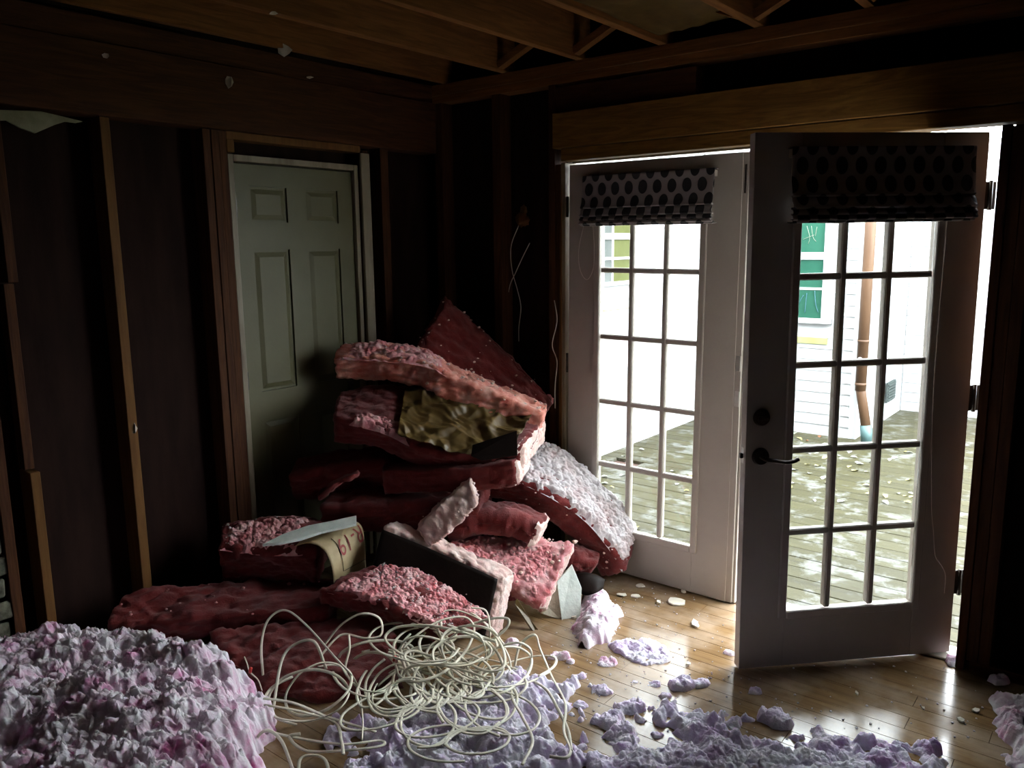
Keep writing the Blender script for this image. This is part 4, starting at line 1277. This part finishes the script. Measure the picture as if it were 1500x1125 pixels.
# ================================================================== LOOSE FILL
def mound(name, poly, hmax, edge, mat, label, cell, seed, rag=0.5, lump=0.3, relief=1.0, cat='insulation', group=None, shift=0.0, kind='stuff'):
    """fluffy heap of loose fill: nodules over nodules, ragged where it thins out on the floor"""
    pa = np.array([np.array(p_[:2], float) for p_ in poly])
    org = np.array([pa[:, 0].mean(), pa[:, 1].mean(), 0.0])
    (x0_, y0_), (x1_, y1_) = pa.min(0) - 0.02, pa.max(0) + 0.02
    x0_ = max(x0_, -0.69)
    nx, ny = max(8, int((x1_ - x0_) / cell)), max(8, int((y1_ - y0_) / cell))
    gx, gy = np.meshgrid(np.linspace(x0_, x1_, nx + 1), np.linspace(y0_, y1_, ny + 1), indexing='ij')
    q = np.stack([gx.ravel(), gy.ravel()], 1)
    best = np.full(len(q), 9.0)
    ins = np.zeros(len(q), bool)
    for i in range(len(pa)):
        a_, b_ = pa[i], pa[(i + 1) % len(pa)]
        if a_[1] != b_[1]:
            ins ^= ((a_[1] > q[:, 1]) != (b_[1] > q[:, 1])) & (q[:, 0] < (b_[0] - a_[0]) * (q[:, 1] - a_[1]) / (b_[1] - a_[1]) + a_[0])
        if a_[0] < -0.65 and b_[0] < -0.65: continue          # banked against the wall
        t = np.clip(((q - a_) @ (b_ - a_)) / ((b_ - a_) @ (b_ - a_) + 1e-9), 0, 1)
        best = np.minimum(best, np.linalg.norm(q - a_ - t[:, None] * (b_ - a_), axis=1))
    e = np.where(ins, best, -best)
    z0 = np.full((len(q), 1), seed * 1.37)
    q3 = np.concatenate([q, z0], 1)
    wob = nfbm(q3, 3, 11.0)
    k = np.clip((e + rag * edge * (wob - 0.15) + shift) / edge, 0, 1)
    prof = 1 - (1 - k) ** 2
    w = q3 + 0.012 * np.stack([pn(q3 * 34), pn(q3 * 34 + 5.5), pn(q3 * 34 + 11.5)], 1)
    n1, n2, n3, n4 = cauli(w, 10), cauli(w, 24), cauli(w, 55), cauli(w, 125)
    rel = relief * (0.046 * n1 + 0.028 * n2 + 0.017 * n3 + 0.009 * n4 + 0.004 * pn(w * 260))
    z = hmax * prof * (1 + lump * nfbm(q3, 2, 4.0)) + rel * np.clip(k * 2.5, 0, 1) - 0.010 * (1 - np.clip(k * 6, 0, 1))
    z = np.where(k <= 0, -0.012, z)
    sh = 0.012 * relief * np.clip(k * 2, 0, 1)[:, None] * np.stack([pn(q3 * 40 + 3.3), pn(q3 * 40 + 8.8)], 1)
    V = np.concatenate([q + sh, z[:, None]], 1)
    V[:, 0] = np.maximum(V[:, 0], -0.692)
    i, j = np.meshgrid(np.arange(nx), np.arange(ny), indexing='ij')
    i, j = i.ravel(), j.ravel()
    F = np.stack([i * (ny + 1) + j, (i + 1) * (ny + 1) + j, (i + 1) * (ny + 1) + j + 1, i * (ny + 1) + j + 1], 1)
    F = F[V[F][:, :, 2].max(1) > -0.003]
    us = np.unique(F)
    mp = np.zeros(len(V), np.int64)
    mp[us] = np.arange(len(us))
    o = link(name, np_mesh(name, V[us] - org, mp[F], True), mat, label=label, cat=cat, group=group, kind=kind)
    o.location = org
    return o

# big heap at the left foreground
hp = [np.array([-0.69, -1.90])] + [PZ(*q)[:2] for q in [(150, 918, 0.12), (250, 942, 0.09), (330, 982, 0.05), (384, 1015, 0.02), (398, 1070, 0.0), (396, 1125, 0.0), (410, 1200, 0.0), (420, 1400, 0.0)]] + [np.array([0.75, -3.2]), np.array([-0.69, -3.3])]
hp = [np.array([max(p_[0], -0.69), p_[1]]) for p_ in hp]
mound('loose_fill_heap', hp, 0.23, 0.24, 'loose_fill', 'large heap of pinkish white loose-fill insulation in the left foreground', 0.0036, 5, rag=0.25, lump=0.25, relief=1.2)
# drift under and in front of the cable
q2 = [PZ(*q)[:2] for q in [(500, 1110), (470, 1060), (560, 1040), (660, 1015), (740, 985), (800, 980), (838, 1000), (845, 1040), (832, 1075), (850, 1110), (850, 1190), (420, 1190)]]
mound('loose_fill_drift', q2, 0.050, 0.20, 'loose_fill_blue_cast', 'lavender white loose-fill drift under the tangled cable', 0.0038, 6, rag=0.7, relief=0.85)
q3 = [PZ(*q)[:2] for q in [(862, 1118), (880, 1100), (930, 1090), (975, 1085), (968, 1060), (975, 1042), (1000, 1038), (1020, 1052), (1052, 1066), (1080, 1060), (1118, 1078), (1165, 1098), (1235, 1088), (1300, 1092), (1340, 1098), (1368, 1095), (1390, 1130), (1390, 1210), (862, 1210)]]
mound('loose_fill_drift', q3, 0.026, 0.14, 'loose_fill_blue_cast', 'broad lavender loose-fill drift along the bottom of the open floor', 0.0036, 8, rag=0.9, relief=0.8, shift=0.03)
q4 = [PZ(*q)[:2] for q in [(1436, 1020), (1452, 1012), (1480, 1022), (1520, 1020), (1580, 1040), (1600, 1150), (1475, 1150), (1462, 1090), (1445, 1050)]]
mound('loose_fill_drift', q4, 0.045, 0.10, 'loose_fill', 'purple-white loose-fill drift at the right edge of the floor', 0.0038, 9, rag=0.6, relief=0.85)
q5 = [PZ(*q)[:2] for q in [(848, 905), (850, 880), (872, 868), (895, 885), (905, 915), (900, 930), (880, 945), (862, 948), (840, 935)]]
mound('loose_fill_drift', q5, 0.075, 0.10, 'loose_fill', 'white loose-fill spill on the floor below the draped batt', 0.004, 10, rag=0.5, relief=0.7, shift=0.02)
q6 = [PZ(*q)[:2] for q in [(893, 948), (915, 938), (945, 938), (990, 958), (985, 966), (955, 978), (920, 968), (897, 957)]]
mound('loose_fill_patch', q6, 0.014, 0.05, 'loose_fill_blue_cast', 'flat lavender fluff patch alone on the bare floor', 0.0028, 11, rag=0.7, relief=0.6, shift=0.004)

# single clumps on the floor
def clump(px, py, wpx, label, mat='loose_fill_blue_cast', n=None, flat=0.7, group='fluff clumps on the floor', seed=0):
    rs = random.Random(int(px * 31 + py))
    c_ = PZ(px, py, 0.0)
    dd = float((c_ - CAM) @ FWD)
    wm = wpx * dd / FPX
    a_ = np.linspace(0, 2 * math.pi, 12, endpoint=False)
    ph = rs.uniform(0, 6)
    po = [c_ + RGT * wm * 0.52 * math.cos(t) * (1 + 0.2 * math.sin(3 * t + ph)) + FWD * wm * 0.42 * math.sin(t) * (1 + 0.2 * math.sin(2 * t + ph)) for t in a_]
    return mound('fluff_clump', po, min(0.03, wm * 0.16), wm * 0.28, mat, label, 0.0028, int(px + py) % 97, rag=0.55, relief=min(0.7, wm * 8), group=group, shift=wm * 0.06, kind=None)

for (px, py, w_, lb) in [
    (818, 962, 34, 'rounded fluff clump on the floor right of the cable'),
    (888, 972, 26, 'fluff clump just left of the flat lavender patch'),
    (846, 992, 24, 'ragged fluff clump near the right end of the cable'),
    (880, 1013, 36, 'oblong flat fluff clump on the bare floor'),
    (850, 1033, 22, 'small fluff clump beside the lavender drift edge'),
    (930, 999, 12, 'tiny fluff clump below the flat lavender patch'),
    (957, 1003, 20, 'small dark fluff clump in the middle of the bare floor'),
    (995, 1006, 36, 'loose spread fluff clump in the middle of the floor'),
    (1026, 1002, 28, 'flat pale fluff clump in the middle of the floor'),
    (974, 1021, 20, 'round fluff clump above the broad lavender drift'),
    (1105, 1014, 20, 'small fluff clump in the shadow of the open door'),
    (1069, 957, 18, 'fluff scrap at the bottom corner of the open door'),
    (920, 1038, 48, 'wide fluff clump left of the broad lavender drift'),
    (893, 1058, 50, 'chunky fluff cluster left of the broad lavender drift'),
    (912, 1080, 50, 'dark chunky fluff cluster at the bottom of the floor'),
    (962, 1078, 18, 'single dark fluff ball beside the broad lavender drift'),
    (853, 1095, 16, 'small fluff ball near the bottom by the cable'),
    (1136, 1056, 56, 'large fluff cluster above the broad lavender drift'),
    (1402, 972, 36, 'purple fluff clump at the hinge corner of the open door'),
    (1462, 1000, 30, 'dim fluff clump by the right wall above the purple drift'),
    (752, 943, 24, 'small white fluff clump at the foot of the standing batt'),
    (836, 970, 14, 'tiny fluff crumb on the floor near the spill'),
    (1075, 1062, 30, 'low fluff clump at the top of the broad drift'),
]:
    clump(px, py, w_, lb, 'loose_fill' if py < 975 else 'loose_fill_blue_cast')

# flat chips of plaster and paper on the floor
def chip(px, py, wpx, hpx, label, mat='scrap_paper', seed=0):
    rs = random.Random(int(px * 7 + py))
    c_ = PZ(px, py, 0.0)
    dd = float((c_ - CAM) @ FWD)
    w_ = wpx * dd / FPX / 2
    h_ = hpx * dd / FPX / 2 * 2.0
    n = 9
    ring_ = []
    for i in range(n):
        an = 2 * math.pi * i / n
        k = rs.uniform(0.7, 1.15)
        ring_.append(RGT * w_ * k * math.cos(an) + FWD * h_ * k * math.sin(an) + np.array([0, 0, 0.002 + rs.uniform(0, 0.006)]))
    o = poly_prism('plaster_chip', ring_, (0, 0, 0.006), mat, label=label, cat='debris', group='chips scattered on the floor')
    o.location = c_
    return o
for (px, py, w_, h_, lb) in [
    (990, 883, 26, 14, 'white plaster chip on the floor in front of the closed door'),
    (1018, 916, 11, 14, 'upright white paper chip on the bright floor'),
    (1001, 868, 9, 7, 'small white chip next to the closed door bottom'),
    (965, 884, 8, 6, 'tiny pale chip left of the white plaster chip'),
    (938, 860, 16, 6, 'flat pale chip below the closed door corner'),
    (911, 873, 16, 5, 'flat pale chip near the end of the draped batt'),
    (931, 875, 18, 5, 'long pale chip near the end of the draped batt'),
    (1008, 975, 8, 4, 'tiny white chip on the floor before the open door'),
    (1408, 1057, 12, 6, 'pale chip near the purple drift'),
    (1430, 1043, 12, 6, 'small white chip touching the purple drift'),
    (1352, 1040, 5, 4, 'speck of white debris on the dark floor'),
    (1255, 1018, 5, 4, 'white speck on the dark floor below the open door'),
    (860, 945, 14, 5, 'thin chip at the edge of the white spill'),
    (840, 905, 10, 5, 'thin chip beside the drywall scrap')]:
    chip(px, py, w_, h_, lb)
crumbs = []
rs = random.Random(12)
for _ in range(420):
    px, py = rs.uniform(800, 1440), rs.uniform(850, 1090)
    p_ = PZ(px, py, 0)
    if p_[1] > -0.03 or p_[0] > 2.4: continue
    if rs.random() < 0.4: px = rs.uniform(800, 1060); py = rs.uniform(850, 1050); p_ = PZ(px, py, 0)
    if p_[1] > -0.03: continue
    r_ = rs.uniform(0.0015, 0.0045)
    crumbs.append(((p_[0], p_[1], r_ * 0.5), r_, (1, 1, 0.6)))
bmx = chunk_variant(2, 99)
link('floor_crumbs', chunks_mesh('floor_crumbs', crumbs, [bmx]), 'wool_dust', label='fine white crumbs sprinkled over the hardwood floor', cat='debris', kind='stuff')

# grey green plastic shard in the heap
sh_ = [P(195, 1130, 2.33), P(210, 1100, 2.36), P(228, 1087, 2.38), P(244, 1088, 2.38), P(251, 1105, 2.36), P(250, 1130, 2.33)]
sc0 = np.mean(sh_, axis=0)
o = poly_prism('drywall_shard', [p_ - sc0 for p_ in sh_], FWD * 0.010, 'drywall', label='rounded grey-green shard stuck in the left foreground heap', cat='drywall')
o.location = sc0

# ================================================================== CABLE TANGLE
ct = empty('cable_tangle', tuple(PZ(620, 1000, 0.0)), label='tangle of cream electrical cable in front of the pink pile', cat='cable')
corg = PZ(620, 1000, 0.0)
def cable(pts, n=90, rx=0.0056, ry=0.0030):
    path = catmull([np.array(p_, float) - corg for p_ in pts], n)
    link('cable', tube_mesh('cable', path, rx, ry, 8), 'cable_jacket', ct)
def PC(px, py, d_):          # cable point, lifted to lie on the fluff where it would sink into it
    p_ = P(px, py, d_)
    zmin = 0.085 if (px > 490 and py > 1005) else 0.02
    return p_ if p_[2] >= zmin else PZ(px, py, zmin)
def cpx(l, n=90, **kw): cable([PC(*q) for q in l], n, **kw)
cpx([(386, 1000, 2.85), (383, 945, 2.85), (393, 908, 2.86), (418, 894, 2.88), (448, 915, 2.86), (490, 962, 2.82), (522, 1000, 2.78), (531, 1050, 2.7), (530, 1085, 2.64)])
cpx([(400, 1040, 2.75), (412, 970, 2.85), (430, 945, 2.9), (460, 940, 2.9), (478, 980, 2.85)])
cpx([(475, 945, 2.95), (500, 915, 3.0), (530, 899, 3.0), (556, 906, 3.0), (558, 930, 2.98), (535, 935, 2.96), (500, 930, 2.95), (470, 960, 2.9)])
cpx([(511, 930, 2.9), (512, 950, 2.88), (506, 980, 2.85), (515, 1000, 2.8)])
cpx([(380, 1022, 2.62), (430, 1030, 2.60), (480, 1050, 2.58), (550, 1072, 2.55)], rx=0.0065)
cpx([(385, 1032, 2.60), (440, 1042, 2.6), (490, 1058, 2.6), (500, 1085, 2.55), (503, 1105, 2.53)])
cpx([(382, 1068, 2.55), (430, 1080, 2.52), (500, 1090, 2.52), (555, 1085, 2.55), (560, 1092, 2.54), (520, 1098, 2.5), (450, 1100, 2.48), (424, 1080, 2.5), (440, 1075, 2.5)])
cpx([(365, 1140, 2.42), (372, 1090, 2.46), (390, 1070, 2.48), (412, 1085, 2.46), (430, 1130, 2.42)])
cpx([(437, 1140, 2.4), (440, 1112, 2.42), (458, 1106, 2.43), (476, 1113, 2.42), (484, 1140, 2.4)])
cpx([(752, 985, 2.95), (762, 945, 3.0), (783, 930, 3.02), (791, 950, 3.0), (808, 990, 2.9), (828, 1030, 2.75), (826, 1070, 2.62), (836, 1098, 2.55), (828, 1110, 2.52), (805, 1108, 2.52)])
cpx([(760, 1000, 2.85), (775, 996, 2.82), (800, 1010, 2.78), (818, 1040, 2.7), (832, 1070, 2.62), (837, 1100, 2.55)])
cpx([(752, 990, 2.85), (750, 1020, 2.78), (765, 1050, 2.7), (780, 1085, 2.6), (765, 1120, 2.5)])
cpx([(690, 890, 3.05), (712, 895, 3.05), (718, 925, 3.02), (716, 950, 3.0)])
cpx([(655, 915, 3.02), (700, 930, 3.02), (735, 945, 3.0), (748, 975, 2.95), (735, 985, 2.92), (690, 982, 2.9), (640, 965, 2.9)])
# hand laid loops: (centre px,py,d, radius px x,y, tilt)
def ring_loop(px, py, d_, rx_, ry_, rot=0.0, turns=1.15, ph=0.0, dz=0.10):
    pts = []
    nn_ = int(10 * turns) + 2
    for i in range(nn_):
        a_ = ph + 2 * math.pi * turns * i / (nn_ - 1)
        k = 1 + 0.08 * math.sin(2.3 * a_ + px)
        x_ = rx_ * k * math.cos(a_); y_ = ry_ * k * math.sin(a_)
        xr = x_ * math.cos(rot) - y_ * math.sin(rot); yr = x_ * math.sin(rot) + y_ * math.cos(rot)
        pts.append(PC(px + xr, py + yr, d_ - dz * yr / max(ry_, 1) + 0.02 * math.sin(a_ * 1.7 + py)))
    cable(pts, 30 + int(60 * turns))
ring_loop(690, 1035, 2.70, 50, 38, 0.1, 1.25, 0.5)
ring_loop(700, 1030, 2.72, 62, 36, -0.1, 1.1, 2.5)
ring_loop(580, 1012, 2.76, 42, 36, -0.35, 1.2, 1.0)
ring_loop(592, 1008, 2.78, 55, 28, -0.45, 1.3, 4.0)
ring_loop(450, 1020, 2.72, 62, 36, -0.3, 1.4, 2.0)
ring_loop(465, 1010, 2.75, 50, 34, -0.4, 1.2, 5.0)
ring_loop(700, 1085, 2.56, 50, 18, -0.1, 1.5, 3.0)
ring_loop(655, 1090, 2.54, 55, 28, 0.1, 0.7, 1.0)
ring_loop(640, 945, 2.92, 75, 28, 0.1, 1.2, 0.4)
ring_loop(690, 960, 2.88, 50, 32, 0.5, 1.3, 0.9)
ring_loop(735, 1045, 2.6, 52, 34, 0.2, 1.0, 1.5)
ring_loop(640, 1050, 2.6, 58, 30, -0.2, 1.2, 3.5)
ring_loop(560, 1040, 2.65, 60, 26, -0.3, 0.8, 0.2)
rc = random.Random(21)
for i in range(34):
    px = rc.gauss(640, 75); py = rc.gauss(985, 30)
    px = min(max(px, 480), 760); py = min(max(py, 935), 1060)
    ring_loop(px, py, 3.02 - (py - 930) * 0.0032 + rc.uniform(-0.05, 0.05), rc.uniform(28, 70), rc.uniform(18, 40), rc.uniform(-0.9, 0.9), rc.uniform(0.6, 1.5), rc.uniform(0, 6.28), rc.uniform(0.02, 0.16))
# copper ends and red connectors
for (px, py, d_) in ((366, 985, 2.72), (577, 968, 2.85)):
    c0 = P(px, py, d_)
    link('wire_nut', tube_mesh('wire_nut', [c0 - corg, c0 + np.array([0.004, 0, 0.012]) - corg, c0 + np.array([0.006, 0.002, 0.02]) - corg], 0.006, None, 8), 'red_plastic', ct)
cpx([(358, 962, 2.72), (362, 972, 2.72), (366, 984, 2.72), (378, 996, 2.74), (384, 1012, 2.72)], 30, rx=0.0022, ry=0.0022)

# ================================================================== SMALL THINGS ON WALLS AND CEILING
# wiring stub in the stud bay
jb = empty('junction_stub', (-0.142, 0.085, 1.79), label='crumpled paper-wrapped outlet stub in the dark stud bay', cat='outlet')
link('paper_wrap', chunks_mesh('paper_wrap', [((0, -0.02, 0.0), 0.036, (1, 0.7, 1.0)), ((0.012, -0.02, 0.045), 0.02, (1, 0.6, 1.3))], CH2), 'lath_wood', jb)
for l in ([(760, 330), (750, 355), (748, 375), (751, 400), (758, 425), (763, 450), (760, 480), (760, 500)], [(776, 356), (765, 378), (755, 400), (747, 418), (742, 446)]):
    link('bare_wire', tube_mesh('bare_wire', catmull([PY(x_, y_, 0.055) - np.array([-0.142, 0.085, 1.79]) for x_, y_ in l], 40), 0.0022, None, 6), 'cord', jb)
wire('hanging_string', [PY(812, 440, -0.04), PY(816, 470, -0.04), PY(809, 505, -0.045), PY(816, 530, -0.045), PY(813, 565, -0.045), PY(813, 598, -0.045)], 0.0022, 'cord', 40,
     label='thin string hanging beside the closed door frame', cat='string')
o = link('wool_tuft', chunks_mesh('wool_tuft', [((0, 0, 0), 0.022, (1, 0.7, 1)), ((0.012, 0, -0.012), 0.014, (1, 1, 1)), ((-0.014, 0.004, -0.004), 0.013, (1, 1, 1))], CH2), 'wool_pink',
         label='pink tuft caught on the stud beside the closed door', cat='insulation')
o.location = PY(804, 585, -0.03)
# scraps on ceiling and studs
def scrap(px, py, d_, w_, label, mat='scrap_paper', n=7, h=None):
    rs = random.Random(int(px + py * 3))
    c_ = P(px, py, d_)
    k = d_ / FPX
    pts = []
    for i in range(n):
        a_ = 2 * math.pi * i / n
        q = rs.uniform(0.55, 1.1)
        pts.append(RGT * w_ * k * q * math.cos(a_) / 2 + np.array([0, 0, 1]) * (h or w_) * k * q * math.sin(a_) / 2 + FWD * rs.uniform(-0.006, 0.006))
    o = poly_prism('paper_scrap', pts, FWD * 0.003, mat, label=label, cat='paper scrap', group='scraps on the framing')
    o.location = c_
    return o
def joist_d(px, py, x):      # distance of a pixel's sight line where it meets plane x
    v = ray(px, py); t = (x - CAM[0]) / v[0]
    return float((v * t) @ FWD)
scrap(418, 73, joist_d(418, 73, -0.595), 24, 'torn white paper scrap stapled to the ceiling joist', h=18)
scrap(335, 120, joist_d(335, 120, -0.67), 17, 'small white paper scrap on the beam above the panel door', h=20)
scrap(155, 82, joist_d(155, 82, -0.67), 10, 'tiny paper scrap high on the left beam', h=8)
scrap(454, 113, joist_d(454, 113, -0.67), 10, 'tiny paper scrap on the beam right of the panel door', h=4)
scrap(197, 628, joist_d(197, 628, -0.695), 9, 'pale torn tuft stuck to the lone left stud', h=22)
scrap(400, 19, joist_d(400, 19, -0.16), 12, 'tiny white scrap at the top of the ceiling', h=6)
# brown paper sagging between the joists
sa = catmull([np.array([0.732, -1.6, 2.56]), np.array([0.732, -0.9, 2.555]), np.array([0.733, -0.45, 2.55]), np.array([0.735, -0.10, 2.545])], 24)
sb = catmull([np.array([1.122, -1.6, 2.62]), np.array([1.122, -0.9, 2.61]), np.array([1.122, -0.45, 2.60]), np.array([1.12, -0.07, 2.58])], 24)
Vs = []
for i in range(24):
    for j in range(16):
        v = j / 15
        p_ = sa[i] * (1 - v) + sb[i] * v
        sag = 0.03 * math.sin(math.pi * v) * (0.4 + 0.6 * math.sin(i * 0.7)) + 0.012 * mn.noise(Vector((i * 0.35, j * 0.6, 3)))
        Vs.append(p_ - np.array([0, 0, max(0, sag)]))
Vs = np.array(Vs)
so = np.array([0.93, -0.6, 2.6])
o = link('kraft_sheet', np_mesh('kraft_sheet', Vs - so, np.array([(i * 16 + j, i * 16 + j + 1, (i + 1) * 16 + j + 1, (i + 1) * 16 + j) for i in range(23) for j in range(15)]), True), 'kraft',
         label='brown kraft paper sagging between the ceiling joists', cat='paper')
o.location = so
o.modifiers.new('thickness', 'SOLIDIFY').thickness = 0.003
